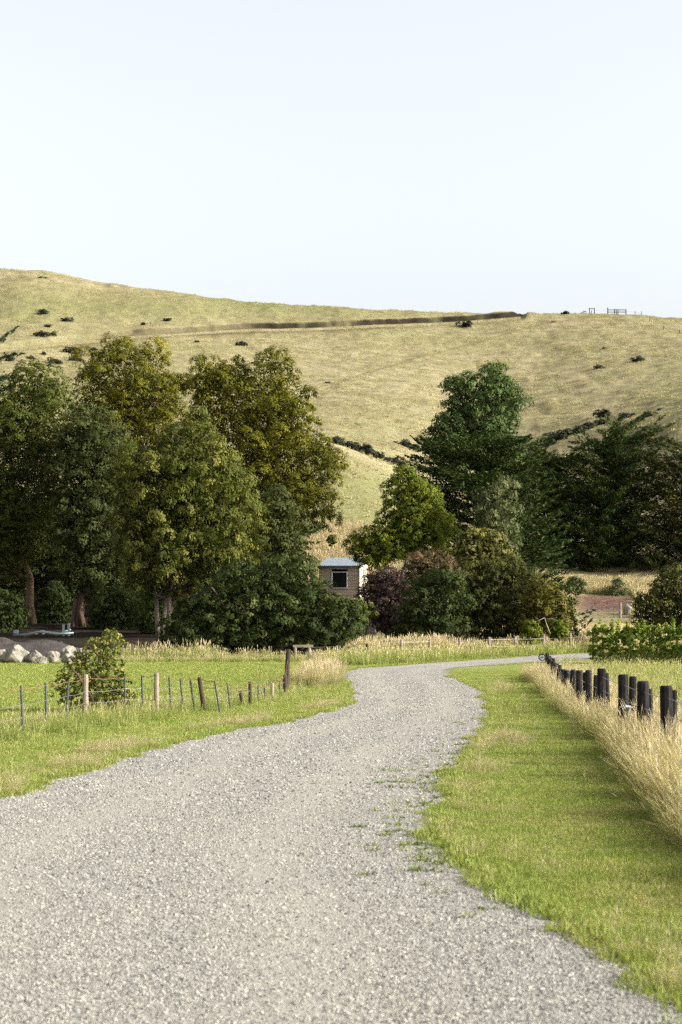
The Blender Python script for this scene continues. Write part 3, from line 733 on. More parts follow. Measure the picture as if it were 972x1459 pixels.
def foliage(cl, leaf, aspect, dens, rng, style='round', axis=None, tspread=0.35, flat=0.8, normal_up=0.35, nrand=0.75, lobes=26):
    """cl: list of clumps (centre, radius, tint). Returns leaf arrays."""
    C_, A_, B_, T_ = [], [], [], []
    for i, (c, r, t) in enumerate(cl):
        n = max(20, int(7.5 * dens * r * r / (leaf * leaf * aspect)))
        if style != 'frond' and lobes:
            m = int(lobes); nsub = max(6, int(n / m))
            ld = unit(rng.normal(size=(m * 2, 3))); ld = ld[np.argsort(-ld[:, 2] + rng.uniform(-0.9, 0.9, m * 2))][:m]
            puff = lobes > 34
            sc_ = c + ld * np.array([1, 1, flat]) * (r * (rng.uniform(0.80, 0.90, m) if puff else rng.uniform(0.70, 0.90, m)))[:, None]
            sr = r * (rng.uniform(0.20, 0.27, m) if puff else rng.uniform(0.22, 0.36, m)); st = np.clip(t + rng.normal(0, tspread * 0.35, m), 0, 1)
            w_ = np.repeat(np.arange(m), nsub); nn = len(w_)
            d = unit(rng.normal(size=(nn, 3))); rad = rng.random(nn) ** 0.45
            P = sc_[w_] + d * (rad * sr[w_])[:, None] * np.array([1, 1, 0.8])
            N = unit(ld[w_] * 1.0 + d * 0.4 + np.array([0, 0, 0.25]) + rng.normal(0, nrand * 0.32, (nn, 3)))
            if style == 'droop':
                P[:, 2] -= 0.5 * sr[w_] * rng.random(nn) * 1.4
                lx = unit(np.array([0, 0, -1.0]) + rng.normal(0, 0.5, (nn, 3)))
            elif style == 'up':
                lx = unit(d * 0.5 + ld[w_] * 0.5 + np.array([0, 0, 0.6]) + rng.normal(0, 0.5, (nn, 3)))
            else:
                lx = unit(rng.normal(size=(nn, 3)) + np.array([0, 0, -0.5]))
            B = unit(np.cross(N, lx)); A = unit(np.cross(B, N)); sz = leaf * rng.uniform(0.65, 1.35, nn)
            C_.append(P); A_.append(A * (sz / 2)[:, None]); B_.append(B * (sz * aspect / 2)[:, None]); T_.append(np.clip(st[w_] + rng.normal(0, tspread * 0.35, nn), 0, 1))
            continue
        d = unit(rng.normal(size=(n, 3)))
        rad = rng.random(n) ** 0.42
        if style == 'frond':
            ax = unit(axis[i]); s = unit(np.cross(ax, [0, 0, 1.0])); u = np.cross(s, ax)
            l = rng.uniform(-1, 1, n); taper = np.sqrt(np.clip(1 - l * l, 0, 1)) * np.where(l > 0, 1 - 0.45 * l, 1)
            a1 = rng.normal(0, 0.36, n) * taper; a2 = rng.normal(0, 0.13, n) * taper
            P = c + (ax * l[:, None] * 1.9 + s * a1[:, None] + u * (a2 + 0.12 * l * l)[:, None]) * r
            lx = unit(ax * 1.0 + s * (a1 * 0.9)[:, None] + u * rng.normal(0.15, 0.35, n)[:, None] + rng.normal(0, 0.25, (n, 3)))
            N = unit(u + rng.normal(0, 0.6, (n, 3)))
        else:
            keep = ~((d[:, 2] < -0.35) & (rng.random(n) < 0.55)); d = d[keep]; rad = rad[keep]; n = len(d)
            lump = 1 + 0.22 * np.sin(d[:, 0] * 5 + i) * np.sin(d[:, 1] * 4 + 2 * i) + 0.12 * np.sin(d[:, 2] * 9 + i)
            P = c + d * (rad * lump)[:, None] * np.array([1, 1, flat]) * r
            N = unit(d * 0.7 + np.array([0, 0, normal_up]) + rng.normal(0, nrand, (n, 3)) * 0.75)
            if style == 'droop':
                P[:, 2] -= 0.35 * r * (d[:, 0] ** 2 + d[:, 1] ** 2) * rng.random(n)
                lx = unit(np.array([0, 0, -1.0]) + rng.normal(0, 0.55, (n, 3)))
                N = unit(d * np.array([1, 1, 0.4]) * 0.8 + rng.normal(0, 0.6, (n, 3)))
            elif style == 'up':
                lx = unit(d * 0.7 + np.array([0, 0, 0.7]) + rng.normal(0, 0.5, (n, 3)))
            else:
                lx = unit(rng.normal(size=(n, 3)))
        B = unit(np.cross(N, lx)); A = unit(np.cross(B, N))
        sz = leaf * rng.uniform(0.65, 1.35, n)
        C_.append(P); A_.append(A * (sz / 2)[:, None]); B_.append(B * (sz * aspect / 2)[:, None])
        T_.append(np.clip(t + rng.normal(0, tspread * 0.5, n), 0, 1))
    return np.concatenate(C_), np.concatenate(A_), np.concatenate(B_), np.concatenate(T_)

def crown_clumps(outline, D, r, n, rng, depth=0.8, spacing=0.7, rvar=0.3, inset=0.45, maxtry=6000, sub=None):
    """clump centres filling the volume whose outline the polygon gives at distance D"""
    pw = [tuple(W(px, py, D)[[0, 2]]) for px, py in outline]
    pa = np.array(pw); lo, hi = pa.min(0), pa.max(0)
    x = rng.uniform(lo[0], hi[0], maxtry); z = rng.uniform(lo[1], hi[1], maxtry)
    k = inpoly(x, z, pw); x, z = x[k], z[k]
    ds = polydist(x, z, pw)
    k = ds > inset * r * rng.uniform(0.6, 1.2, len(x)); x, z, ds = x[k], z[k], ds[k]
    Wm = max(ds.max(), r)
    T = depth * np.sqrt(np.clip(2 * Wm * ds - ds * ds, 0, None))
    y = D + T * rng.uniform(-1, 1, len(x)) ** 1
    P = np.stack([x, y, z], -1); out = np.empty((0, 3))
    rr = []
    for p in P:
        if len(out) >= n: break
        if len(out) == 0 or np.min(np.linalg.norm(out - p, axis=1)) > spacing * r:
            out = np.vstack([out, p]); rr.append(r * rng.uniform(1 - rvar, 1 + rvar))
    return out, np.array(rr)

def tree(name, label, cat, outline, D, base, r, n, leafmat, bark, leaf=0.20, aspect=0.45, dens=1.0, style='round', trunk_r=0.4, top=0.8,
         trunks=1, limbs=0.3, depth=0.8, group=None, seed=1, tspread=0.35, flat=0.8, tint=(0.25, 0.7), limb_r=0.10, spacing=None, core=None, lean=0.0, **kw):
    rng = np.random.default_rng(seed * 101 + 7)
    bx = (base - CX) / F * D; bz = float(zat(bx, D))
    if spacing is None: spacing = 0.95 if style == 'up' else 1.2
    if core is None: core = 0.45 if style in ('round', 'droop') else 0.0
    P, rr = crown_clumps(outline, D, r, n, rng, depth, spacing, rvar=0.42 if style in ('round', 'droop') else 0.3, inset=0.18 if style in ('round', 'droop') else 0.45)
    root = thing(name, label, cat, (bx, D, bz), 0, group)
    o0 = np.array([bx, D, bz])
    zt = P[:, 2].max()
    # trunk and limbs
    mb = MB(); paths = []
    cx = P[:, 0].mean()
    for t in range(trunks):
        off = np.array([0, 0, 0.0]) if trunks == 1 else np.array([rng.normal(0, 0.35), rng.normal(0, 0.35), 0])
        tx = cx + (rng.uniform(-0.55, 0.55) * (P[:, 0].max() - P[:, 0].min()) * 0.5 if trunks > 1 else 0) + lean
        end = np.array([tx, D + rng.normal(0, 0.5), bz + (zt - bz) * top * rng.uniform(0.9, 1.0)])
        st = np.array([bx, D, bz - 0.3]) + off * 1.5
        pts = []
        for s in np.linspace(0, 1, 9):
            q = st * (1 - s) + end * s
            q[:2] = st[:2] * (1 - s ** 1.3) + end[:2] * s ** 1.3
            q[:2] += rng.normal(0, 0.12 + 0.012 * (zt - bz), 2) * (0 < s < 1) * 0.5
            pts.append(q)
        pts = np.array(pts); paths.append(pts)
        rt = trunk_r / math.sqrt(trunks) * 1.1
        mb.tube(pts - o0, [rt * (1.25 if i == 0 else 1) * (1 - 0.85 * i / 8) + 0.02 for i in range(9)], 8)
    order = rng.permutation(len(P))[:int(len(P) * limbs)]
    for i in order:
        c = P[i]; pts = paths[rng.integers(len(paths))]
        hz = c[2] - rng.uniform(0.6, 1.6) * np.hypot(c[0] - pts[4][0], c[1] - D) * 0.6 - 0.5
        k = int(np.argmin(np.abs(pts[:, 2] - hz))); k = min(max(k, 2), 7)
        a = pts[k]; mid = (a + c) / 2 + np.array([0, 0, 0.12]) * np.linalg.norm(c - a) * rng.uniform(-0.8, 0.6) + rng.normal(0, 0.2, 3)
        q1 = (a + mid) / 2 + rng.normal(0, 0.1, 3); q2 = (mid + c) / 2 + rng.normal(0, 0.15, 3)
        lr = limb_r * rng.uniform(0.6, 1.3)
        mb.tube(np.array([a, q1, mid, q2, c]) - o0, [lr, lr * 0.85, lr * 0.65, lr * 0.45, lr * 0.2], 5, cap=False)
    mb.build('trunk', bark, root, smooth=True)
    ct = rng.uniform(tint[0], tint[1], len(P))
    axis = None
    if style == 'frond':
        ctr = np.array([cx, D])
        axis = np.stack([P[:, 0] - cx, (P[:, 1] - D), np.zeros(len(P))], -1)
        axis = unit(axis + rng.normal(0, 0.45, axis.shape) * np.array([1, 1, 0.2]) * np.linalg.norm(axis, axis=1, keepdims=True).mean() * 0.5)
        axis[:, 2] += rng.uniform(0.05, 0.65, len(P))
    C_, A_, B_, T_ = foliage(list(zip(P, rr, ct)), leaf, aspect, dens, rng, style, axis, tspread, flat, **kw)
    if core > 0:                                                  # looser inner foliage between the lobes
        P2, r2 = crown_clumps(outline, D, r * 1.15, int(n * 0.6), rng, depth * 0.6, 0.75, inset=1.15)
        if len(P2):
            e = foliage([(p_, q_, t_) for p_, q_, t_ in zip(P2, r2, rng.uniform(tint[0], tint[1], len(P2)))], leaf * 1.4, aspect, core * dens, rng, 'round', None, tspread, 1.0, lobes=0)
            C_, A_, B_, T_ = [np.concatenate(q_) for q_ in zip((C_, A_, B_, T_), e)]
    obj('crown', quads(C_ - o0, A_, B_, T_, leafmat, 'crown'), root)
    return root

GE = 'eucalyptus trees in the grove left of the hut'
tree('eucalyptus_tree', 'tall eucalyptus with yellow green top, highest crown at the back of the left grove', 'tree',
     [(104, 545), (112, 515), (135, 500), (150, 486), (172, 483), (190, 497), (208, 495), (222, 493), (240, 508), (252, 530), (262, 548), (262, 590), (250, 640), (228, 680), (150, 680), (118, 620), (106, 580)],
     176, 196, 1.15, 240, M['euc_yellow'], M['bark_pale'], dens=0.95, trunks=3, limbs=0.22, group=GE, seed=11, lobes=44, flat=0.9, tspread=0.22, core=0.22, spacing=1.3, trunk_r=0.34, limb_r=0.11, tint=(0.2, 0.85), depth=0.6)
tree('eucalyptus_tree', 'tall broad olive green eucalyptus at the right side of the left grove', 'tree',
     [(258, 560), (265, 530), (282, 517), (302, 516), (320, 522), (336, 508), (352, 512), (368, 530), (374, 508), (395, 502), (412, 512), (418, 540), (440, 560), (446, 590), (462, 620), (478, 640), (489, 668), (480, 700), (470, 740), (430, 770), (372, 760), (330, 700), (300, 640), (270, 610)],
     166, 385, 1.1, 460, M['euc_yellow'], M['bark_brown'], dens=1.05, trunks=3, limbs=0.22, group=GE, seed=12, lobes=44, flat=0.9, tspread=0.22, core=0.28, spacing=1.3, trunk_r=0.4, tint=(0.05, 0.7), depth=0.6)
tree('eucalyptus_tree', 'green eucalyptus at the left edge of the grove beside the pine', 'tree',
     [(-90, 580), (-60, 550), (-20, 560), (10, 550), (28, 533), (50, 524), (72, 528), (92, 545), (108, 575), (112, 620), (100, 680), (95, 740), (60, 800), (20, 840), (-90, 840)],
     150, 46, 1.1, 360, M['euc_green'], M['bark_brown'], dens=1.0, trunks=1, limbs=0.22, group=GE, seed=13, lobes=44, flat=0.9, tspread=0.22, core=0.35, spacing=1.3, trunk_r=0.32, tint=(0.15, 0.75), depth=0.6)
tree('eucalyptus_tree', 'dark grey green eucalyptus in the shaded middle of the left grove', 'tree',
     [(82, 620), (98, 590), (120, 578), (150, 590), (178, 612), (190, 640), (200, 700), (205, 780), (190, 840), (150, 860), (100, 850), (80, 800), (74, 700)],
     146, 112, 1.05, 330, M['euc_grey'], M['bark_brown'], dens=1.0, trunks=4, limbs=0.2, group=GE, seed=14, trunk_r=0.42, top=0.7, tint=(0.05, 0.6))
tree('eucalyptus_tree', 'large drooping eucalyptus with pale leaning trunks at the front of the left grove', 'tree',
     [(165, 660), (185, 630), (215, 640), (245, 620), (258, 596), (285, 586), (304, 602), (322, 630), (332, 655), (352, 680), (366, 720), (374, 770), (365, 810), (330, 830), (290, 850), (240, 850), (200, 868), (172, 820), (160, 740)],
     128, 238, 0.85, 480, M['euc_green'], M['bark_mid'], leaf=0.22, aspect=0.36, dens=1.0, style='droop', trunks=4, limbs=0.25, group=GE, seed=15, trunk_r=0.30, tint=(0.3, 0.95), lean=-0.3)
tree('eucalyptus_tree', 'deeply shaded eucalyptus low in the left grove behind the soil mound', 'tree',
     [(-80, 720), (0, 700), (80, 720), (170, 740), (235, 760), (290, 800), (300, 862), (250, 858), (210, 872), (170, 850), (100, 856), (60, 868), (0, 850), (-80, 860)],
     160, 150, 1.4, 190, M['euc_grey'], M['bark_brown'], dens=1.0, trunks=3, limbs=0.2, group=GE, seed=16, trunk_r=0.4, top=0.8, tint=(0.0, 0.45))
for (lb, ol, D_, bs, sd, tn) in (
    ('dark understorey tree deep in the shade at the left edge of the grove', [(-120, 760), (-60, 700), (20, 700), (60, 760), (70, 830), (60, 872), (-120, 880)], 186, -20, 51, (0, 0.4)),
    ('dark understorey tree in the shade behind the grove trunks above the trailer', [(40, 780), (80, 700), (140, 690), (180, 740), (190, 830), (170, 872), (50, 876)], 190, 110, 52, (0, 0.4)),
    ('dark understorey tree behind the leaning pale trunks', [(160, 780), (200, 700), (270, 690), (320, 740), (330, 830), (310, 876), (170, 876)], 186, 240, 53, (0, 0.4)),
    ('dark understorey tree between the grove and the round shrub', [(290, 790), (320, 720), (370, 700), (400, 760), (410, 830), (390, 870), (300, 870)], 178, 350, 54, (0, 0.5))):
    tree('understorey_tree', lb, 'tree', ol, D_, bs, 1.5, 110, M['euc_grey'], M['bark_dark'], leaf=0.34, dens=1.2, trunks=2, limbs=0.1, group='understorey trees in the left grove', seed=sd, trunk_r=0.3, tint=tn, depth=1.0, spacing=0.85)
for i_, (lb, ol, D_, bs) in enumerate((
    ('low dark shrub in deep shade at the left edge below the eucalyptus', [(-80, 900), (-70, 850), (-20, 838), (24, 850), (36, 880), (28, 902)], 138, -20),
    ('low dark shrub in deep shade between the two left trunks', [(52, 894), (56, 850), (80, 832), (104, 846), (112, 880), (106, 894)], 152, 82),
    ('low dark shrub in deep shade right of the twin trunks', [(128, 900), (132, 850), (160, 835), (190, 848), (204, 880), (198, 902)], 142, 165),
    ('low dark shrub in deep shade left of the round shrub', [(196, 905), (204, 850), (232, 832), (258, 850), (262, 890), (250, 908)], 134, 228))):
    tree('understorey_shrub', lb, 'shrub', ol, D_, bs, 0.9, 70, M['shrub_dark'], M['bark_dark'], leaf=0.22, dens=1.0, style='up', trunks=2, limbs=0.1, group='low shrubs in the shade of the left grove', seed=61 + i_, trunk_r=0.1, tint=(0, 0.4), depth=0.9, spacing=0.9)
tree('grey_tree', 'small grey green tree between the big eucalyptus and the hut', 'tree',
     [(364, 790), (366, 740), (372, 710), (392, 700), (415, 715), (428, 742), (432, 775), (440, 810), (420, 840), (375, 835)],
     138, 402, 1.0, 110, M['euc_grey'], M['bark_brown'], dens=1.1, limbs=0.15, seed=17, trunk_r=0.2, tint=(0.1, 0.6))
tree('cypress_tree', 'small dark cypress with spreading fronds just left of the hut', 'tree',
     [(424, 800), (426, 765), (432, 745), (448, 742), (468, 738), (455, 752), (460, 768), (452, 785), (440, 805)],
     142, 438, 0.8, 40, M['cypress'], M['bark_dark'], dens=0.8, style='frond', limbs=0.1, seed=18, trunk_r=0.15, leaf=0.32, aspect=0.35, tint=(0.1, 0.5))
tree('pine_tree', 'dark pine with upswept boughs at the left edge of the photo', 'tree',
     [(-80, 480), (-30, 450), (6, 478), (22, 474), (14, 500), (4, 520), (16, 536), (18, 548), (0, 562), (-10, 600), (-80, 640)],
     158, -50, 1.3, 60, M['pine'], M['bark_dark'], dens=0.9, style='frond', limbs=0.4, seed=19, trunk_r=0.4, leaf=0.5, aspect=0.2, tint=(0.1, 0.6), depth=0.6)
tree('round_shrub', 'large rounded dark green shrub in front of the hut', 'shrub',
     [(228, 935), (232, 890), (258, 860), (288, 846), (318, 812), (350, 800), (372, 806), (400, 792), (430, 797), (454, 818), (470, 841), (498, 855), (520, 870), (518, 895), (505, 918), (490, 938), (360, 944)],
     96, 372, 0.62, 480, M['shrub_dark'], M['bark_brown'], leaf=0.15, aspect=0.45, dens=0.95, style='up', limbs=0.1, seed=20, trunk_r=0.18, limb_r=0.05, tint=(0.05, 0.9), depth=0.7, tspread=0.3, trunks=4)
tree('poplar_tree', 'tall leafy green poplar rising above the dark cypresses', 'tree',
     [(600, 640), (612, 612), (632, 588), (640, 570), (628, 552), (642, 534), (660, 530), (678, 536), (690, 524), (708, 516), (726, 530), (732, 552), (750, 570), (738, 590), (735, 622), (740, 660), (700, 680), (630, 680)],
     172, 688, 1.05, 320, M['poplar'], M['bark_brown'], leaf=0.24, aspect=0.55, dens=0.95, style='up', limbs=0.25, seed=21, trunk_r=0.3, tint=(0.1, 0.8), depth=0.75)
GC = 'dark cypresses behind the right shrubs'
tree('cypress_tree', 'dark spreading cypress at the foot of the tall poplar', 'tree',
     [(580, 664), (600, 645), (612, 622), (640, 628), (660, 612), (690, 618), (720, 610), (745, 622), (760, 632), (772, 640), (770, 700), (790, 760), (795, 880), (700, 880), (640, 800), (610, 730), (592, 690)],
     162, 690, 1.22, 340, M['cypress'], M['bark_dark'], dens=0.8, style='frond', limbs=0.12, group=GC, seed=22, trunk_r=0.6, leaf=0.38, aspect=0.32, spacing=0.62, tspread=0.5, tint=(0.0, 0.6), depth=0.5)
tree('cypress_tree', 'dark cypress with tiered pointed top, tallest of the right hand cypresses', 'tree',
     [(795, 690), (812, 652), (830, 655), (826, 632), (850, 620), (862, 604), (882, 592), (900, 604), (918, 606), (940, 618), (925, 640), (935, 680), (940, 740), (945, 810), (925, 846), (815, 846), (790, 790)],
     204, 872, 1.5, 300, M['cypress'], M['bark_dark'], dens=0.75, style='frond', limbs=0.15, group=GC, seed=23, trunk_r=0.55, leaf=0.38, aspect=0.32, spacing=0.62, tspread=0.5, tint=(0.0, 0.65), depth=0.55)
tree('cypress_tree', 'dark cypress between the poplar and the tiered cypress', 'tree',
     [(752, 700), (750, 660), (762, 636), (790, 640), (806, 642), (826, 650), (818, 668), (826, 700), (835, 780), (830, 842), (750, 840), (730, 780)],
     208, 788, 1.5, 220, M['cypress_dead'], M['bark_dark'], dens=0.8, style='frond', limbs=0.12, group=GC, seed=24, trunk_r=0.45, leaf=0.38, aspect=0.32, spacing=0.62, tspread=0.5, tint=(0.0, 0.55), depth=0.55)
tree('cypress_tree', 'flat topped dark cypress cut by the right edge of the photo', 'tree',
     [(918, 660), (930, 640), (936, 622), (958, 618), (990, 626), (1030, 640), (1060, 690), (1060, 840), (925, 842), (908, 770)],
     202, 985, 1.5, 220, M['cypress_dead'], M['bark_dark'], dens=0.75, style='frond', limbs=0.2, group=GC, seed=25, trunk_r=0.5, leaf=0.38, aspect=0.32, spacing=0.62, tspread=0.5, tint=(0.0, 0.6), depth=0.55)
tree('gum_tree', 'bright lime green gum tree with a pale forked trunk right of the hut', 'tree',
     [(502, 785), (508, 760), (528, 752), (545, 742), (556, 720), (552, 700), (560, 680), (575, 664), (590, 672), (604, 690), (622, 706), (628, 728), (640, 742), (650, 762), (640, 784), (600, 790), (560, 800), (520, 805)],
     126, 581, 0.8, 280, M['lime'], M['bark_pale'], leaf=0.17, aspect=0.45, dens=1.1, limbs=0.12, seed=26, spacing=0.95, core=0.6, lobes=36, trunk_r=0.22, limb_r=0.06, tint=(0.05, 0.9), depth=0.7)
tree('weeping_tree', 'pale grey green weeping tree in front of the dark cypresses', 'tree',
     [(682, 780), (678, 730), (684, 700), (700, 688), (716, 678), (732, 690), (740, 720), (740, 770), (734, 800), (700, 800)],
     124, 712, 0.6, 150, M['weeping'], M['bark_brown'], leaf=0.24, aspect=0.28, dens=0.6, style='droop', limbs=0.2, seed=27, trunk_r=0.15, limb_r=0.04, tint=(0.1, 0.9), depth=0.7)
GS = 'mixed shrubs between the hut and the gate'
tree('yellow_shrub', 'domed shrub with yellow tips under the weeping tree', 'shrub',
     [(650, 800), (652, 770), (668, 758), (690, 754), (712, 760), (730, 780), (738, 805), (700, 815), (660, 815)],
     117, 692, 0.5, 110, M['yellow_fl'], M['bark_brown'], leaf=0.22, aspect=0.5, dens=0.8, style='up', limbs=0.1, group=GS, seed=28, trunk_r=0.1, limb_r=0.03, tint=(0.1, 0.9))
tree('rust_shrub', 'rust tinted olive shrub below the lime green gum tree', 'shrub',
     [(572, 830), (574, 802), (590, 788), (612, 785), (640, 790), (655, 802), (664, 830), (640, 850), (590, 850)],
     112, 616, 0.55, 110, M['rust'], M['bark_brown'], leaf=0.15, aspect=0.48, dens=0.95, style='up', limbs=0.2, group=GS, seed=29, trunk_r=0.1, limb_r=0.04, tint=(0.1, 0.9))
tree('purple_shrub', 'dark purple leaved shrub beside the hut wall', 'shrub',
     [(511, 868), (514, 838), (528, 816), (548, 808), (572, 818), (590, 840), (594, 880), (580, 905), (555, 912), (534, 895), (518, 885)],
     109, 553, 0.6, 120, M['purple'], M['bark_dark'], leaf=0.15, aspect=0.48, dens=0.95, style='up', limbs=0.25, group=GS, seed=30, trunk_r=0.12, limb_r=0.04, tint=(0.1, 0.8))
tree('dark_shrub', 'dark green rounded shrub right of the purple leaved one', 'shrub',
     [(572, 910), (570, 860), (582, 832), (606, 818), (632, 806), (655, 818), (668, 850), (670, 900), (650, 922), (600, 922)],
     102, 620, 0.65, 170, M['shrub_dark'], M['bark_dark'], leaf=0.15, aspect=0.48, dens=0.95, style='up', limbs=0.1, group=GS, seed=31, trunk_r=0.15, limb_r=0.04, tint=(0.0, 0.8))
tree('olive_shrub', 'tall olive green shrub in the middle of the right hand thicket', 'shrub',
     [(650, 915), (648, 850), (656, 805), (680, 795), (710, 800), (730, 792), (752, 806), (770, 822), (780, 860), (778, 905), (740, 922), (690, 922)],
     105, 712, 0.75, 200, M['shrub_olive'], M['bark_dark'], leaf=0.15, aspect=0.48, dens=0.95, style='up', limbs=0.1, group=GS, seed=32, trunk_r=0.15, limb_r=0.04, tint=(0.0, 0.8))
tree('ochre_shrub', 'yellowish olive shrub at the right end of the thicket', 'shrub',
     [(738, 905), (742, 870), (752, 840), (768, 824), (790, 830), (800, 850), (815, 868), (816, 892), (795, 905), (765, 908)],
     102, 775, 0.55, 130, M['shrub_ochre'], M['bark_pale'], leaf=0.15, aspect=0.48, dens=0.95, style='up', limbs=0.15, group=GS, seed=33, trunk_r=0.1, limb_r=0.03, tint=(0.0, 0.85))
tree('feathery_shrub', 'dark feathery shrub left of the metal gate', 'shrub',
     [(795, 895), (800, 862), (800, 835), (812, 826), (822, 842), (832, 862), (842, 880), (840, 898), (815, 905)],
     107, 820, 0.55, 75, M['shrub_dark'], M['bark_dark'], leaf=0.24, aspect=0.3, dens=0.8, style='frond', limbs=0.1, group=GS, seed=34, trunk_r=0.08, limb_r=0.03, tint=(0.0, 0.6))
tree('edge_shrub', 'rounded olive shrub cut by the right edge behind the vine row', 'shrub',
     [(896, 890), (902, 862), (915, 842), (935, 822), (950, 806), (975, 800), (1010, 808), (1040, 850), (1040, 892), (960, 896)],
     104, 965, 0.7, 170, M['shrub_olive'], M['bark_dark'], leaf=0.15, aspect=0.48, dens=0.95, style='up', limbs=0.1, group=GS, seed=35, trunk_r=0.15, limb_r=0.04, tint=(0.0, 0.75))
tree('low_shrub', 'small lime green shrub in the grass below the ochre shrub', 'shrub',
     [(742, 920), (744, 896), (756, 884), (768, 896), (770, 918)], 99, 756, 0.32, 30, M['lime'], M['bark_brown'], leaf=0.15, aspect=0.45, dens=0.8, style='up', limbs=0.1, seed=36, trunk_r=0.05, limb_r=0.02, group=GS)
tree('low_shrub', 'small yellow green shrub at the foot of the ochre shrub, nearer the gate', 'shrub',
     [(786, 912), (786, 892), (797, 882), (808, 892), (808, 910)], 99.5, 797, 0.3, 26, M['lime'], M['bark_brown'], leaf=0.15, aspect=0.45, dens=0.8, style='up', limbs=0.1, seed=37, trunk_r=0.05, limb_r=0.02, group=GS)
tree('low_shrub', 'small dark shrub in front of the purple one by the grey drive', 'shrub',
     [(552, 918), (556, 896), (570, 888), (582, 898), (584, 918)], 104, 568, 0.35, 26, M['shrub_dark'], M['bark_dark'], leaf=0.15, aspect=0.45, dens=0.8, style='up', limbs=0.1, seed=38, trunk_r=0.05, limb_r=0.02, group=GS)
tree('bank_shrub', 'small grey green shrub on the dry bank left of the pale rock', 'shrub',
     [(862, 864), (866, 838), (878, 822), (890, 832), (898, 848), (900, 862)], 189, 880, 0.62, 34, M['weeping'], M['bark_brown'], leaf=0.2, aspect=0.4, dens=0.5, style='up', limbs=0.1, seed=39, trunk_r=0.06, limb_r=0.03, group=GS, tint=(0, 0.5))
tree('bank_shrub', 'small dark green shrub on the dry bank above the feathery one', 'shrub',
     [(806, 845), (810, 826), (822, 820), (832, 830), (834, 848)], 187, 820, 0.6, 26, M['shrub_dark'], M['bark_brown'], leaf=0.2, aspect=0.4, dens=0.6, style='up', limbs=0.1, seed=40, trunk_r=0.06, limb_r=0.03, group=GS)
tree('roadside_bush', 'leafy olive bush growing through the wire fence beside a wooden post', 'bush',
     [(80, 985), (78, 968), (92, 960), (92, 945), (112, 932), (122, 918), (126, 908), (150, 908), (152, 898), (168, 894), (188, 912), (176, 925), (172, 945), (180, 958), (182, 978), (196, 990), (192, 1012), (170, 1010), (165, 1024), (120, 1022), (96, 1010)],
     44, 138, 0.20, 230, M['road_bush'], M['bark_dark'], leaf=0.075, aspect=0.55, dens=0.42, style='up', limbs=0.07, seed=41, trunk_r=0.03, limb_r=0.008, trunks=5, top=0.6, tint=(0.1, 0.85), depth=0.75, tspread=0.5, spacing=1.05, lobes=9)
tree('young_tree', 'thin young tree standing in the grass above the hut', 'tree',
     [(469, 778), (468, 766), (473, 761), (479, 766), (478, 776)], 188, 474, 0.26, 9, M['euc_green'], M['bark_brown'], leaf=0.2, aspect=0.45, dens=0.5, limbs=0.1, seed=42, trunk_r=0.05, limb_r=0.02)
tree('slim_tree', 'slim young tree with a pale bare stem by the grey drive', 'tree',
     [(496, 888), (498, 868), (512, 858), (530, 864), (536, 876), (520, 884), (510, 890)], 101, 515, 0.3, 34, M['euc_green'], M['bark_pale'], leaf=0.18, aspect=0.42, dens=0.6, limbs=0.2, seed=43, trunk_r=0.06, limb_r=0.02, tint=(0.3, 0.8))

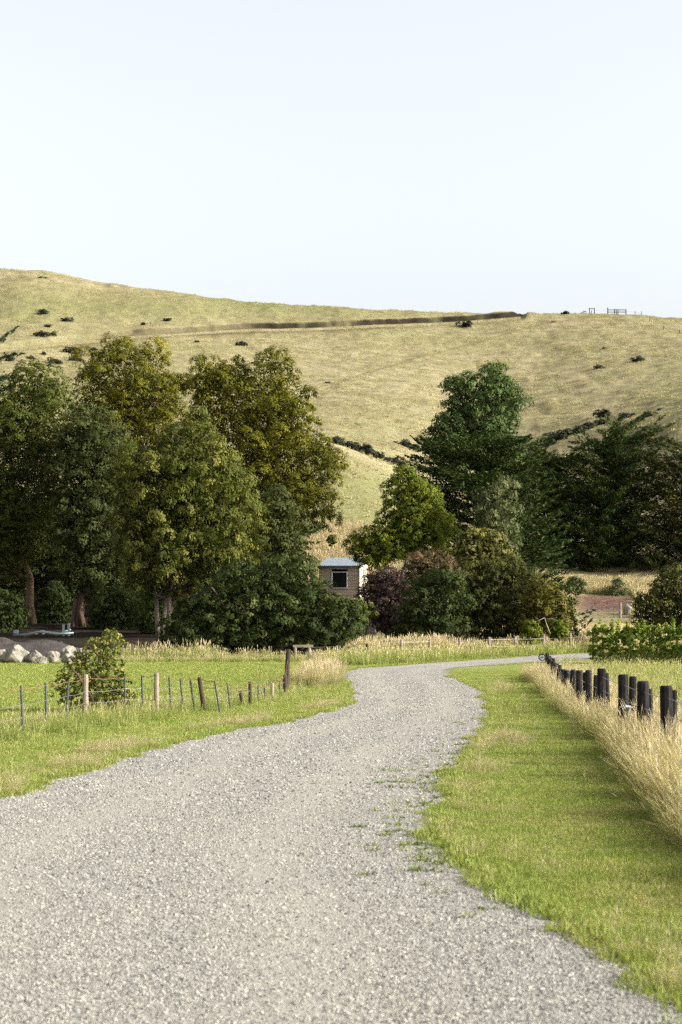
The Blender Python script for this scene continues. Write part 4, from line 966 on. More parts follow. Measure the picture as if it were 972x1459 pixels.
# ------------------------------------------------------------------ hill bushes: each its own, three meshes shared
def bush_mesh(k, mat):
    rng = np.random.default_rng(300 + k)
    cl = [(np.array([rng.normal(0, 0.42), rng.normal(0, 0.42), abs(rng.normal(0.32, 0.16))]), rng.uniform(0.28, 0.5), rng.uniform(0.1, 0.8)) for _ in range(11)]
    C_, A_, B_, T_ = foliage(cl, 0.17, 0.5, 0.8, rng, 'up')
    C_[:, 2] = np.maximum(C_[:, 2], 0.0)
    return quads(C_, A_, B_, T_, mat, 'hill_bush')
BM = [bush_mesh(k, M['hill_bush']) for k in range(3)]
BG = bush_mesh(9, M['hill_bush_green'])
HB = [  # px, py of the middle, half width, label
 (62, 444, 9, 'dark round hill bush, highest of the bushes on the far left slope'),
 (95, 454.5, 8, 'low dark hill bush right of and below the highest far left bush'),
 (69, 464, 5, 'tiny dark hill bush just above the wide bush pair on the left slope'),
 (59, 475, 10, 'wide dark hill bush, left half of the pair on the left slope'),
 (75, 475, 7, 'smaller dark hill bush, right half of the pair on the left slope'),
 (45, 509, 6, 'small hill bush above the left eucalyptus, left of the dense bush cluster'),
 (63, 503, 6, 'faint small hill bush at the upper left of the cluster above the left eucalyptus'),
 (79, 513, 11, 'broad dark hill bush in the centre of the cluster above the left eucalyptus'),
 (101, 498, 11, 'large dark hill bush, highest of the cluster above the left eucalyptus'),
 (108, 510, 9, 'dark hill bush touching the left side of the tallest eucalyptus crown'),
 (50, 519, 8, 'low dark hill bush at the bottom of the cluster above the left eucalyptus'),
 (33, 525, 6, 'flat black hill bush lowest on the left slope just above the eucalyptus'),
 (133, 497, 6, 'small hill bush above the left shoulder of the tallest eucalyptus'),
 (143, 503, 5, 'tiny hill bush half hidden by the tallest eucalyptus top'),
 (15, 512, 6, 'small hill bush beside the pine at the left edge'),
 (204, 461, 5, 'small hill bush just above the track, left one of two near each other'),
 (238, 454.5, 6, 'round dark hill bush above the track, right one of two near each other'),
 (281, 486, 4, 'tiny purplish hill bush below the track over the eucalyptus gap'),
 (344, 489, 8, 'grey green hill bush below the track above the broad olive eucalyptus'),
 (467, 544, 3.5, 'tiny lone hill bush in the middle of the open slope'),
 (666, 461, 11, 'wide dark hill bush hanging just below the right end of the track'),
 (806, 443, 6, 'low black hill bush on the skyline left of the hilltop yards'),
 (911, 510, 9, 'round dark hill bush on the right slope below the hilltop yards'),
 (853, 522, 7, 'paler hill bush on the right slope left of a rounder dark one'),
 (861, 495, 4, 'tiny hill bush on the right slope above the pale one'),
 (789, 458, 3, 'speck of a hill bush on the upper right slope below the skyline notch'),
 (858, 590, 9, 'dark hill bush standing above the upper end of the right gully'),
 (857, 602, 7, 'dark hill bush directly under the one above the right gully'),
 (893, 592, 8, 'low hill bush behind the tip of the tiered cypress'),
 (922, 591, 7, 'dark hill bush right of the tip of the tiered cypress'),
 (911, 597, 6, 'small hill bush squeezed against the right side of the tiered cypress tip'),
 (940, 582, 4, 'tiny hill bush furthest up the right hand spur'),
 (841, 607, 7, 'uppermost bush of the dark row filling the right gully'),
 (829, 612, 9, 'second bush from the top of the dark row filling the right gully'),
 (812, 616, 11, 'biggest bush in the middle of the dark row filling the right gully'),
 (796, 623, 11, 'bush second from the bottom of the dark row filling the right gully'),
 (779, 631, 10, 'lowest bush of the dark row filling the right gully'),
 (577, 632, 9, 'dark hill bush left of the poplar above the crest of the green spur'),
 (591, 638, 7, 'smaller hill bush touching the left tips of the cypress under the poplar'),
 (482, 632, 9, 'first bush from the eucalyptus in the dark row along the green spur crest'),
 (498, 637, 11, 'second bush from the eucalyptus in the dark row along the green spur crest'),
 (516, 643, 11, 'third bush from the eucalyptus in the dark row along the green spur crest'),
 (535, 649, 9, 'fourth bush from the eucalyptus in the dark row along the green spur crest'),
 (553, 655, 9, 'fifth bush from the eucalyptus in the dark row along the green spur crest'),
 (570, 661, 7, 'last bush of the dark row along the green spur crest, nearest the lime gum'),
]
for i, (px, py, hw, lb) in enumerate(HB):
    gully = py > 570
    x, y, z = on_hill(px, py + hw * 0.45, 268 if gully else 330)
    o = bpy.data.objects.new('hill_bush', BM[i % 3]); link(o)
    s = hw / F * y * (1.7 if gully and hw > 5 else 1.15)
    o.location = (x, y, z - 0.12 * s); o.scale = (s * 1.05, s, s * (0.95 if hw > 4 else 0.8)); o.rotation_euler = (0, 0, i * 1.7)
    tag(o, lb, 'bush', 'dark bushes dotted over the hills')
x, y, z = on_hill(60, 396, 330)
o = bpy.data.objects.new('hill_bush', BG); link(o); s = 9 / F * y
o.location = (x, y, z - 0.2 * s); o.scale = (s, s, s * 0.45); tag(o, 'low bright green bush just under the skyline at the far left', 'bush', 'dark bushes dotted over the hills')

# ------------------------------------------------------------------ hut
def hut():
    D = 178.0; s = F / D
    bx, by = (455 - CX) / s, D
    z0 = CAMH + (HY - 852) / s
    rz = R(-15)
    root = thing('hut', 'small timber clad hut with square window and blue grey metal roof', 'hut', (bx, by, z0), rz)
    wd, dp, hf, hb = 57 / s / math.cos(rz), 3.2, 45 / s, 45 / s + 0.75
    # local: x to the right along the front wall, y into the depth
    m, nt, out = new_mat('weatherboard')
    co = objco(nt)
    n1 = noise(nt, co, 4.0, 4, 0.65, (0.15, 1, 3.0)); n2 = noise(nt, co, 1.3, 2, 0.5, (0.3, 1, 4.0))
    col = mixc(nt, ramp(nt, n1, 0.3, 0.7), (0.3363, 0.2683, 0.2059), (0.5161, 0.4243, 0.3279))
    col = mixc(nt, math_n(nt, 'MULTIPLY', ramp(nt, n2, 0.45, 0.65), 0.35), col, (0.5943, 0.5148, 0.427))
    principled(nt, out, col, 0.85, 0.1, bump(nt, n1, 0.3, 0.01)); boards = m
    m, nt, out = new_mat('corrugated_roof')
    wv = nd(nt, 'ShaderNodeTexWave'); nt.links.new(objco(nt), wv.inputs[0]); wv.inputs['Scale'].default_value = 2.1; wv.bands_direction = 'X'
    n1 = noise(nt, objco(nt), 1.5, 3)
    principled(nt, out, mixc(nt, n1, (0.26, 0.31, 0.37), (0.36, 0.41, 0.46)), 0.5, 0.4, bump(nt, wv.outputs[0], 0.5, 0.03), 0.35); roofm = m
    m, nt, out = new_mat('dark_glass')
    principled(nt, out, (0.012, 0.014, 0.016), 0.08, 0.5); glass = m
    wx, wz, ww_, wh = 0.31 * wd, 0.30 * hf, 0.40 * wd, 0.53 * hf   # window rectangle
    mb = MB(); nb = 11; bh = hf / nb
    for i in range(nb):                                         # lapped boards, each tilted a little
        za, zb = i * bh, (i + 1) * bh
        segs = [(0.06, wd - 0.06)]
        if zb > wz + 0.02 and za < wz + wh - 0.02: segs = [(0.06, wx), (wx + ww_, wd - 0.06)]
        for xa, xb in segs:
            mb.add([(xa, -0.045, za), (xb, -0.045, za), (xb, -0.012, zb), (xa, -0.012, zb), (xa, 0.05, za), (xb, 0.05, za), (xb, 0.05, zb), (xa, 0.05, zb)],
                   [(0, 1, 2, 3), (0, 4, 5, 1), (3, 2, 6, 7), (5, 4, 7, 6), (1, 5, 6, 2), (4, 0, 3, 7)])
    def sidewall(xa, xb):
        mb.add([(xa, 0.06, 0), (xb, 0.06, 0), (xb, dp, 0), (xa, dp, 0), (xa, 0.06, hf), (xb, 0.06, hf), (xb, dp, hb), (xa, dp, hb)],
               [(3, 2, 1, 0), (4, 5, 6, 7), (0, 1, 5, 4), (1, 2, 6, 5), (2, 3, 7, 6), (3, 0, 4, 7)])
    sidewall(0.0, 0.1); sidewall(wd - 0.1, wd)
    mb.box((wd / 2, dp - 0.05, hb / 2), (wd - 0.22, 0.08, hb)); mb.box((wd / 2, dp / 2, 0.05), (wd - 0.22, dp - 0.2, 0.1))
    for k in range(9):                                          # boards of the right hand end wall
        za = k * hf / 9
        mb.box((wd + 0.012, dp / 2 + 0.03, za + hf / 18), (0.018, dp - 0.1, hf / 9 - 0.02))
    mb.build('wall', boards, root)
    for (x_, y_) in ((0.03, -0.02), (wd - 0.03, -0.02), (wd + 0.03, dp * 0.5), (wd + 0.03, dp - 0.05)):
        mb = MB(); mb.box((x_, y_, hf / 2), (0.09, 0.09, hf - 0.01)); mb.build('corner_board', M['post_pale'], root)
    # roof sheet with overhang
    mb = MB(); o_ = 0.22; sl = (hb - hf) / dp
    x0, x1, y0, y1 = -0.12, wd + o_, -0.28, dp + 0.2
    zz = lambda y: hf + 0.05 + sl * y
    mb.add([(x0, y0, zz(y0)), (x1, y0, zz(y0)), (x1, y1, zz(y1)), (x0, y1, zz(y1)), (x0, y0, zz(y0) + 0.07), (x1, y0, zz(y0) + 0.07), (x1, y1, zz(y1) + 0.07), (x0, y1, zz(y1) + 0.07)],
           [(3, 2, 1, 0), (4, 5, 6, 7), (0, 1, 5, 4), (1, 2, 6, 5), (2, 3, 7, 6), (3, 0, 4, 7)])
    rf = mb.build('roof', roofm, root)
    mb = MB(); mb.box((wd / 2 + 0.05, y0 - 0.03, zz(y0) - 0.0), (wd + 0.36, 0.05, 0.14)); mb.build('gutter', M['galv'], rf)
    # window
    mb = MB(); t = 0.085
    mb.box((wx + t / 2, -0.04, wz + wh / 2), (t, 0.10, wh)); mb.box((wx + ww_ - t / 2, -0.04, wz + wh / 2), (t, 0.10, wh))
    mb.box((wx + ww_ / 2, -0.04, wz + wh - t / 2), (ww_ - 2 * t, 0.10, t)); mb.box((wx + ww_ / 2, -0.05, wz + t / 2), (ww_ - 2 * t, 0.13, t))
    wnd = mb.build('window', M['white_paint'], root)
    mb = MB(); mb.box((wx + ww_ / 2, 0.0, wz + wh / 2), (ww_ - 2 * t, 0.02, wh - 2 * t)); mb.build('pane', glass, wnd)
    # stumps the hut stands on
    for x_ in (0.2, wd * 0.5, wd - 0.2):
        for y_ in (0.3, dp - 0.3):
            mb = MB(); mb.tube([(x_, y_, -2.2), (x_, y_, 0.0)], 0.09, 8); mb.build('stump', M['post_brown'], root)
hut()
# grey drive by the thicket and the grassy knoll left of the hut
def sheet(name, pts, z, mat, label):
    mb = MB(); mb.add([(x, y, float(zat(x, y)) + z) for x, y in pts], [tuple(range(len(pts)))]); o = mb.build(name, mat); tag(o, label, None, None, 'structure'); return o
xa = lambda px, D: (px - CX) / F * D
sheet('drive', [(xa(478, 106), 106), (xa(548, 106), 106), (xa(545, 111.5), 111.5), (xa(490, 111.5), 111.5)], 0.08, plain_mat('grey_drive', (0.20, 0.20, 0.21), (0.28, 0.28, 0.29), 0.9, 2), 'short strip of grey drive between shrubs')

# ------------------------------------------------------------------ fences
def post(mb, x, y, z, h, r, lean=(0, 0), n=9, bury=0.15, rough=0.06):
    rng = random.Random(int(x * 1000 + y * 77))
    a = Vector((x, y, z - bury)); b = Vector((x + lean[0], y + lean[1], z + h))
    pts = [a, a.lerp(b, 0.5) + Vector((rng.uniform(-.5, .5) * r * 0.3, rng.uniform(-.5, .5) * r * 0.3, 0)), a.lerp(b, 0.975), b]
    mb.tube(pts, [r * 1.04, r, r * 0.96, r * 0.84], n)

def fence(name, label, cat, posts, wires, sag=0.03, group=None):
    """posts: (partname, x, y, h, r, lean, material); wires: (height fraction, radius, material)"""
    x0, y0 = posts[0][1], posts[0][2]
    root = thing(name, label, cat, (0, 0, 0), 0, group)
    tops = []
    for nm, x, y, h, r, lean, mt in posts:
        z = float(zat(x, y)); mb = MB()
        if nm == 'steel_post':
            a = Vector((x, y, z - 0.2)); b = Vector((x + lean[0], y + lean[1], z + h))
            mb.tube([a, b], r, 3); mb.tube([a + Vector((0, -r * 0.8, 0)), b + Vector((0, -r * 0.8, 0))], r * 0.6, 4)
        else:
            post(mb, x, y, z, h, r, lean)
        mb.build(nm, mt, root, smooth=False)
        tops.append((Vector((x, y, z)), Vector((x + lean[0], y + lean[1], z + h)), r, h))
    for hz, rad, mt in wires:
        mb = MB()
        for (a, b, r, h), (a2, b2, r2, h2) in zip(tops[:-1], tops[1:]):
            p = a.lerp(b, min(hz / h, 0.97)) + Vector((0, -r, 0)); q = a2.lerp(b2, min(hz / h2, 0.97)) + Vector((0, -r2, 0))
            mid = (p + q) / 2 + Vector((0, 0, -sag))
            mb.tube([p, mid, q], rad, 4, cap=False)
        mb.build('wire', mt, root)
    return root
def fp(nm, px, top, bot, w, mt, lean_px=0):
    D = GD(bot); x = (px - CX) / F * D; s = F / D
    return (nm, x + lean_px / s, D, (bot - top) / s, w / s / 2, (-lean_px / s, 0), mt)
Sm, Pp, Pb = M['steel'], M['post_pale'], M['post_brown']
LP = [fp('steel_post', -85, 990, 1078, 5, Sm), fp('steel_post', -25, 983, 1060, 4, Sm),
      fp('steel_post', 30, 977, 1048, 4, Sm, 4), fp('steel_post', 65, 973, 1040, 4, Sm, 2), fp('steel_post', 98, 969, 1032, 4, Sm, -5), fp('wooden_post', 122, 961, 1024, 8, Pp),
      fp('steel_post', 178, 964, 1018, 3, Sm), fp('steel_post', 202, 962, 1017, 3, Sm, 2), fp('wooden_post', 223, 958.5, 1018, 7, Pp), fp('steel_post', 241, 964, 1016, 3, Sm, 4),
      fp('steel_post', 257, 966, 1015, 3, Sm, 6), fp('steel_post', 271, 967, 1014, 3, Sm, 8), fp('wooden_post', 284, 965, 1014, 6.5, Pb, 9), fp('steel_post', 306, 970, 1018, 3, Sm, 10),
      fp('steel_post', 324, 973, 1012, 3, Sm, 6), fp('wooden_post', 342, 984, 1006, 5, Pb, 6), fp('wooden_post', 356, 971.5, 1004, 5, Pb, 1), fp('steel_post', 368, 976, 1001, 2.6, Sm, 1),
      fp('steel_post', 377, 978, 998, 2.6, Sm, 2), fp('wooden_post', 388, 973, 995, 5, Pp), fp('steel_post', 398, 973, 991, 2.4, Sm, 2), fp('wooden_post', 406, 962, 989, 6, Pb), ('wooden_post', *fp('', 411, 925, 984, 7, Pb, -3)[1:])]
fence('wire_fence', 'old wire fence of leaning steel and wooden posts beside the road', 'fence', LP, [(0.93, 0.007, M['wire_rust']), (0.62, 0.006, M['wire']), (0.36, 0.006, M['wire'])], 0.03)

Bk = M['post_black']
RT = [(985, 986, 27), (951, 977, 29), (915.5, 970.5, 31), (890, 961, 33.6), (857, 952.5, 37.5), (839, 954.5, 40.5), (827, 955, 43), (817, 954, 45.5), (809, 955, 48), (803, 953.5, 50.5), (798, 950.5, 53), (794, 948, 55.5),
      (790.5, 945, 58), (787.5, 942, 60.5), (784.5, 939, 63), (782, 936, 65.5), (779.5, 931, 68)]
DIA = [0.21, 0.21, 0.215, 0.20, 0.19, 0.15, 0.16, 0.15, 0.15, 0.15, 0.15, 0.15, 0.15, 0.15, 0.15, 0.15, 0.17]
RP = []
for i, (px, ty, D) in enumerate(RT):
    x = (px - CX) / F * D; h = CAMH - (ty - HY) * D / F
    RP.append(('post', x, D, h, DIA[i] / 2, (random.uniform(-.03, .03), 0), Bk))
bf = fence('black_fence', 'row of thick black timber posts joined by wire along the dry grass', 'fence', RP, [(1.12, 0.006, M['wire']), (0.85, 0.006, M['wire']), (0.55, 0.006, M['wire'])], 0.01)
for i, (px, ty, D) in enumerate(RT):
    x = (px - CX) / F * D; h = CAMH - (ty - HY) * D / F
    mb = MB(); dx, dd = (0.20, 0.45) if i % 2 == 0 else (0.26, 0.9)
    post(mb, x + dx, D + dd, 0, h - 0.07 - 0.04 * (i % 3), 0.06 if i % 3 else 0.075, (random.uniform(-.04, .04), 0))
    mb.build('stay_post', Bk, bf)
FP = [fp('post', 480, 920, 941, 4, Pp), fp('post', 523, 917, 941, 4, Pb), fp('post', 572, 912, 938, 4, Pp), fp('post', 612.5, 911, 937, 4, Pp), fp('post', 655, 909, 935, 4, Pp), fp('post', 697, 907.5, 933, 4, Pp),
      fp('post', 734, 906.5, 932, 4, Pp), fp('post', 774.5, 904, 931, 4, Pp), fp('post', 812.5, 902, 929, 4, Pp), fp('post', 853, 899, 927, 4, Pp), fp('post', 893, 897, 926, 4, Pp), fp('post', 935, 895, 925, 4, Pp)]
fence('post_fence', 'low pale post and wire fence in the dry grass beyond the road', 'fence', FP, [(0.8, 0.006, M['wire']), (0.45, 0.006, M['wire'])], 0.02)
# braced end assembly left of the far fence
D = 84.0; s = F / D
root = thing('fence_brace', 'pale wooden fence brace with top rail standing behind the leaning strainer post', 'fence brace', (xa(420, D), D, 0))
for px_, top_ in ((421, 921), (441, 922)):
    mb = MB(); post(mb, xa(px_, D) - xa(420, D), 0, 0, CAMH - (top_ - HY) / s, 0.075); mb.build('post', Pp, root)
mb = MB(); mb.box(((xa(443, D) - xa(419, D)) / 2, -0.0, CAMH - (920.5 - HY) / s), (xa(443, D) - xa(419, D) + 0.15, 0.13, 0.11)); mb.build('rail', Pp, root)
mb = MB()
for hh in (0.25, 0.45, 0.65): mb.tube([(xa(441, D) - xa(420, D), -0.08, hh), (xa(480, D) - xa(420, D), 1.2, hh)], 0.006, 4)
mb.build('wire', M['wire'], root)

# coil of wire hung on the last black post
D = 67.0; s = F / D
cxp, cyz = xa(772.5, D), CAMH - (936.5 - HY) / s
root = thing('wire_reel', 'round wire reel hanging on the farthest black post', 'reel', (cxp, D, cyz))
mb = MB()
ring = lambda r_, y_, n_=20: [(r_ * math.cos(2 * math.pi * k / n_), y_, r_ * math.sin(2 * math.pi * k / n_)) for k in range(n_ + 1)]
mb.tube(ring(0.115, -0.05), 0.018, 6); mb.tube(ring(0.115, 0.05), 0.018, 6)
mb.build('rim', M['tyre'], root, True)
mb = MB(); mb.tube([(0, -0.07, 0), (0, 0.2, 0)], 0.03, 8)
for k in range(4):
    a_ = k * math.pi / 4; mb.tube([(-0.11 * math.cos(a_), -0.05, -0.11 * math.sin(a_)), (0.11 * math.cos(a_), -0.05, 0.11 * math.sin(a_))], 0.009, 5)
mb.build('hub', M['galv'], root)

# metal farm gate and its post
D = 168.0; s = F / D; gx = xa(838, D); gz = float(zat(xa(860, D), D))
root = thing('metal_gate', 'galvanised pipe farm gate below the purple brown bank', 'gate', (gx, D, gz), R(6))
gw, gh = 45 / s, 0.95
mb = MB()
for z_ in (0.22, 0.22 + gh): mb.tube([(0, 0, z_), (gw, 0, z_)], 0.028, 8)
for x_ in (0, gw): mb.tube([(x_, 0, 0.22), (x_, 0, 0.22 + gh)], 0.03, 8)
mb.build('frame', M['galv'], root)
for f_ in (0.2, 0.42, 0.65):
    mb = MB(); mb.tube([(0.03, 0, 0.22 + gh * f_), (gw - 0.03, 0, 0.22 + gh * f_)], 0.02, 6); mb.build('rail', M['galv'], root)
for x_ in (gw * 0.33, gw * 0.68):
    mb = MB(); mb.tube([(x_, -0.022, 0.24), (x_, -0.022, 0.2 + gh)], 0.02, 6); mb.build('upright', M['galv'], root)
mb = MB(); post(mb, gw + 0.16, 0.05, 0, 1.45, 0.11); mb.build('gate_post', Pp, root)
mb = MB(); mb.tube([(gw - 0.42, 0.25, -0.2), (gw - 0.42, 0.25, 2.1)], 0.025, 6); mb.build('marker_pole', M['galv'], root)

# ------------------------------------------------------------------ rocks, soil mounds, trailer
def rock_mesh(seed, mat, sub=3, amp=0.35):
    import bmesh
    rng = np.random.default_rng(seed)
    bm = bmesh.new(); bmesh.ops.create_icosphere(bm, subdivisions=sub, radius=1.0)
    V = np.array([v.co[:] for v in bm.verts]); d = V.copy(); rad = np.ones(len(V))
    for _ in range(14):                                           # cut by random planes for facets
        n = unit(rng.normal(size=3)); h = rng.uniform(0.62, 0.92)
        dp = d @ n; rad = np.where(dp > 1e-3, np.minimum(rad, h / np.maximum(dp, 1e-3)), rad)
    rad = rad * (1 + 0.05 * rng.normal(size=len(V)))
    for v, p in zip(bm.verts, d * rad[:, None]): v.co = p
    me = bpy.data.meshes.new('boulder'); bm.to_mesh(me); bm.free(); me.materials.append(mat); return me
m, nt, out = new_mat('pale_rock'); co = objco(nt)
n1 = noise(nt, co, 1.6, 5, 0.65); n2 = noise(nt, co, 5.0, 4, 0.6)
c = mixc(nt, ramp(nt, n1, 0.38, 0.62), (0.306, 0.2805, 0.2295), (0.204, 0.1827, 0.1487)); c = mixc(nt, ramp(nt, n2, 0.55, 0.72), c, (0.1445, 0.1275, 0.102))
principled(nt, out, c, 0.9, 0.1, bump(nt, n2, 0.6, 0.1)); M['rock'] = m
BR = [(24, 933, 19, 12.5, 'large grey and tan boulder, leftmost whole one of the row by the soil mound'), (39, 936, 7, 8, 'tan wedge boulder against the right side of the largest left boulder'), (51, 936, 12, 9, 'low pale boulder in the middle of the row by the soil mound'),
      (61, 941, 8, 6, 'small pale boulder at the front below the low middle one'), (76, 936, 10, 8, 'squarish cream boulder standing alone in the middle of the row'), (99, 931, 13, 10, 'mossy tan boulder beside the roadside bush, back one of the right pair'),
      (98, 939, 10, 7.5, 'white rounded boulder in front of the mossy tan one'), (118, 932, 10, 9, 'pale boulder half hidden by the roadside bush, rightmost of the row'), (3, 935, 11, 9, 'grey boulder cut by the left edge of the photo')]
for i, (px, py, hw, hh, lb) in enumerate(BR):
    D = GD(946) + (943 - py - hh * 0.7) * 0.35; s = F / D
    o = bpy.data.objects.new('boulder', rock_mesh(70 + i, M['rock'])); link(o)
    o.location = (xa(px, D), D, max(hh / s * 0.55, CAMH - (py - HY) / s)); o.scale = (hw / s * 1.12, hw / s * 0.9, hh / s * 1.2); o.rotation_euler = (0, 0.1 * (i % 3), 0.1 * i)
    tag(o, lb, 'boulder', 'pale boulders in front of the soil mound')
D = 172.0; s = F / D
o = bpy.data.objects.new('boulder', rock_mesh(91, M['rock'])); link(o); o.location = (xa(896, D), D, float(zat(xa(896, D), D)) + 0.45); o.scale = (0.52, 0.5, 0.85); o.rotation_euler = (0, 0.35, 0)
tag(o, 'upright whitish boulder right of the metal gate', 'boulder')
m, nt, out = new_mat('grey_soil'); co = objco(nt)
n1 = noise(nt, co, 1.2, 5, 0.65); n2 = noise(nt, co, 9.0, 4, 0.65)
principled(nt, out, mixc(nt, ramp(nt, n1, 0.35, 0.65), (0.0425, 0.0375, 0.035), (0.075, 0.0675, 0.0625)), 0.95, 0.05, bump(nt, n2, 0.8, 0.08)); M['soil'] = m
def mound(label, px0, px1, D, h, dy, seed):
    x0, x1 = xa(px0, D), xa(px1, D); n, k = 50, 24; V = []
    for j in range(k):
        for i in range(n):
            u, v = i / (n - 1) * 2 - 1, j / (k - 1) * 2 - 1
            x = (x0 + x1) / 2 + u * (x1 - x0) / 2; y = D + v * dy
            e = max(0, 1 - abs(u) ** 2.6) * max(0, 1 - abs(v) ** 2.0)
            z = h * e * (0.86 + 0.22 * float(fbm(np.array(x * 0.55 + seed), np.array(y * 0.55), 3))) - 0.05
            V.append((x - (x0 + x1) / 2, y - D, z))
    I = np.arange(n * k).reshape(k, n); Q = np.stack([I[:-1, :-1], I[:-1, 1:], I[1:, 1:], I[1:, :-1]], -1).reshape(-1, 4)
    o = obj('soil_mound', raw_mesh('soil_mound', V, Q, M['soil'], smooth=True)); o.location = ((x0 + x1) / 2, D, float(zat((x0 + x1) / 2, D)))
    tag(o, label, 'soil mound', 'heaps of grey soil under the trees')
mound('long grey soil mound behind the row of pale boulders', -60, 132, 93, 1.15, 4.0, 3)
mound('small low dark soil mound right of the roadside bush', 158, 212, 95, 0.62, 2.0, 9)

D = 104.0; s = F / D
tz = float(zat(xa(60, D), D))
root = thing('trailer', 'low galvanised boat trailer frame with two uprights behind the soil mound', 'trailer', (xa(18, D), D, tz))
tx = lambda px: (px - 18) / s; tzz = lambda py: CAMH - (py - HY) / s - tz
mb = MB()
for dy in (-0.55, 0.55):
    mb.tube([(tx(20), dy * 0.15, tzz(905)), (tx(40), dy, tzz(904)), (tx(58), dy, tzz(900)), (tx(84), dy, tzz(903)), (tx(103), dy, tzz(902))], 0.06, 8)
for px_ in (42, 52, 62, 72, 82, 100): mb.tube([(tx(px_), -0.55, tzz(903)), (tx(px_), 0.55, tzz(903))], 0.035, 6)
mb.build('frame', M['galv'], root, True)
for dy in (-0.3, 0.3):
    mb = MB(); mb.tube([(tx(36), dy, tzz(907)), (tx(60), dy, tzz(899)), (tx(82), dy, tzz(905)), (tx(100), dy, tzz(897))], 0.05, 8); mb.build('bunk_rail', M['galv'], root, True)
for px_, top_ in ((92.5, 889.5), (100, 888)):
    mb = MB(); mb.box((tx(px_), -0.5, (tzz(top_) + tzz(906)) / 2), (0.13, 0.10, tzz(top_) - tzz(906))); mb.build('upright', M['galv'], root)
for dy in (-0.72, 0.72):
    mb = MB(); mb.tube([(tx(80) , dy - 0.09, 0.3), (tx(80), dy - 0.05, 0.3), (tx(80), dy + 0.05, 0.3), (tx(80), dy + 0.09, 0.3)], [0.24, 0.3, 0.3, 0.24], 18); mb.build('wheel', M['tyre'], root)
mb = MB(); mb.tube([(tx(24), 0, tzz(905)), (tx(24), 0, tzz(899))], 0.05, 8); mb.box((tx(23), 0, tzz(900)), (0.25, 0.2, 0.2)); mb.build('winch', M['galv'], root)

# ------------------------------------------------------------------ grapevine row
def vine_row():
    A = np.array([xa(845, 82), 82.0]); B = np.array([xa(1180, 76.0), 76.0])
    L = np.linalg.norm(B - A); d = (B - A) / L; nrm = np.array([-d[1], d[0]])
    root = thing('vine_row', 'dense bright green row of trellised grapevines beside the road bend', 'vine row', (A[0], A[1], 0))
    o0 = np.array([A[0], A[1], 0]); rng = np.random.default_rng(77); cl = []
    for t in np.arange(0.0, L, 0.17):
        for z_ in (0.14, 0.36, 0.58, 0.8, 1.02, 1.24, 1.42):
            if rng.random() < 0.04: continue
            p = A + d * (t + rng.normal(0, 0.08)) + nrm * rng.normal(0, 0.13)
            cl.append((np.array([p[0], p[1], z_ + rng.normal(0, 0.08) + (0.10 * math.sin(t * 3.1) if z_ > 1.2 else 0)]), rng.uniform(0.15, 0.26), rng.uniform(0.1, 0.85)))
    for t in np.arange(0, L, 0.16):                               # upright shoot tips
        p = A + d * (t + rng.normal(0, 0.1)) + nrm * rng.normal(0, 0.12)
        hq = rng.uniform(0.2, 1.35)
        for q in range(5): cl.append((np.array([p[0] + rng.normal(0, 0.02), p[1], 1.40 + 0.105 * q * hq]), 0.06, rng.uniform(0.6, 1.0)))
    C_, A_, B_, T_ = foliage(cl, 0.10, 0.45, 2.1, rng, 'up', tspread=0.8, nrand=1.3, lobes=12)
    obj('foliage', quads(C_ - o0, A_, B_, T_, M['vine'], 'foliage'), root)
    mb = MB(); mb.tube([(0, 0, -0.1), (0, 0, 1.45)], 0.05, 8); mb.build('end_post', Pp, root)
    for t in np.arange(0.5, L, 1.3):
        p = d * t; mb = MB(); mb.tube([(p[0], p[1], -0.1), (p[0] + 0.03, p[1], 0.35), (p[0], p[1], 0.75)], [0.035, 0.028, 0.025], 6); mb.build('vine_trunk', M['bark_brown'], root)
    x, y = A[0] + d[0] * RNG.uniform(0.5, L, 500), 0
    t = RNG.uniform(0.3, L, 420); off = RNG.normal(-0.15, 0.2, 420)
    scatter_grass('vine_grass', 'rough dry grass at the foot of the vine row', A[0] + d[0] * t + nrm[0] * off, A[1] + d[1] * t + nrm[1] * off, MEAD, 0.5, 1.3)
vine_row()
x_, y_ = G(812, 941); n = 10
scatter_grass('verge_weeds', 'small dry weed clump on the lawn left of the vine row', x_ + RNG.normal(0, 0.28, n), y_ + RNG.normal(0, 0.2, n), MEAD, 0.4, 0.9)

# white umbel flower and a leaning pale stalk in the dry grass
D = 28.2; s = F / D
root = thing('wild_flower', 'flat white umbel flower in front of the nearest black posts', 'flower', (xa(893, D), D, 0))
hz = CAMH - (1008 - HY) / s
mb = MB(); mb.tube([(0, 0, 0), (0.02, 0, hz * 0.5), (0, 0, hz)], [0.006, 0.005, 0.004], 5)
for k in range(14):
    a_ = k * 2.4; r_ = 0.075 * math.sqrt(k / 13); mb.tube([(0, 0, hz - 0.07), (r_ * math.cos(a_), r_ * math.sin(a_), hz)], 0.002, 4)
mb.build('stem', M['weed'], root)
rng = np.random.default_rng(5); n = 240; a_ = rng.uniform(0, 6.28, n); r_ = 0.095 * np.sqrt(rng.random(n))
C_ = np.stack([r_ * np.cos(a_), r_ * np.sin(a_), hz + 0.025 - r_ * r_ * 2.5 + rng.normal(0, 0.004, n)], -1)
N = unit(np.array([0, 0, 1.0]) + rng.normal(0, 0.4, (n, 3))); lx = unit(rng.normal(size=(n, 3))); Bv = unit(np.cross(N, lx)); Av = unit(np.cross(Bv, N))
obj('flower_head', quads(C_, Av * 0.011, Bv * 0.011, rng.random(n), M['white_paint'], 'flower_head'), root)
D = 24.5; s = F / D
root = thing('seed_stalk', 'pale leaning seed stalk at the edge of the dry grass', 'stalk', (xa(868, D), D, 0))
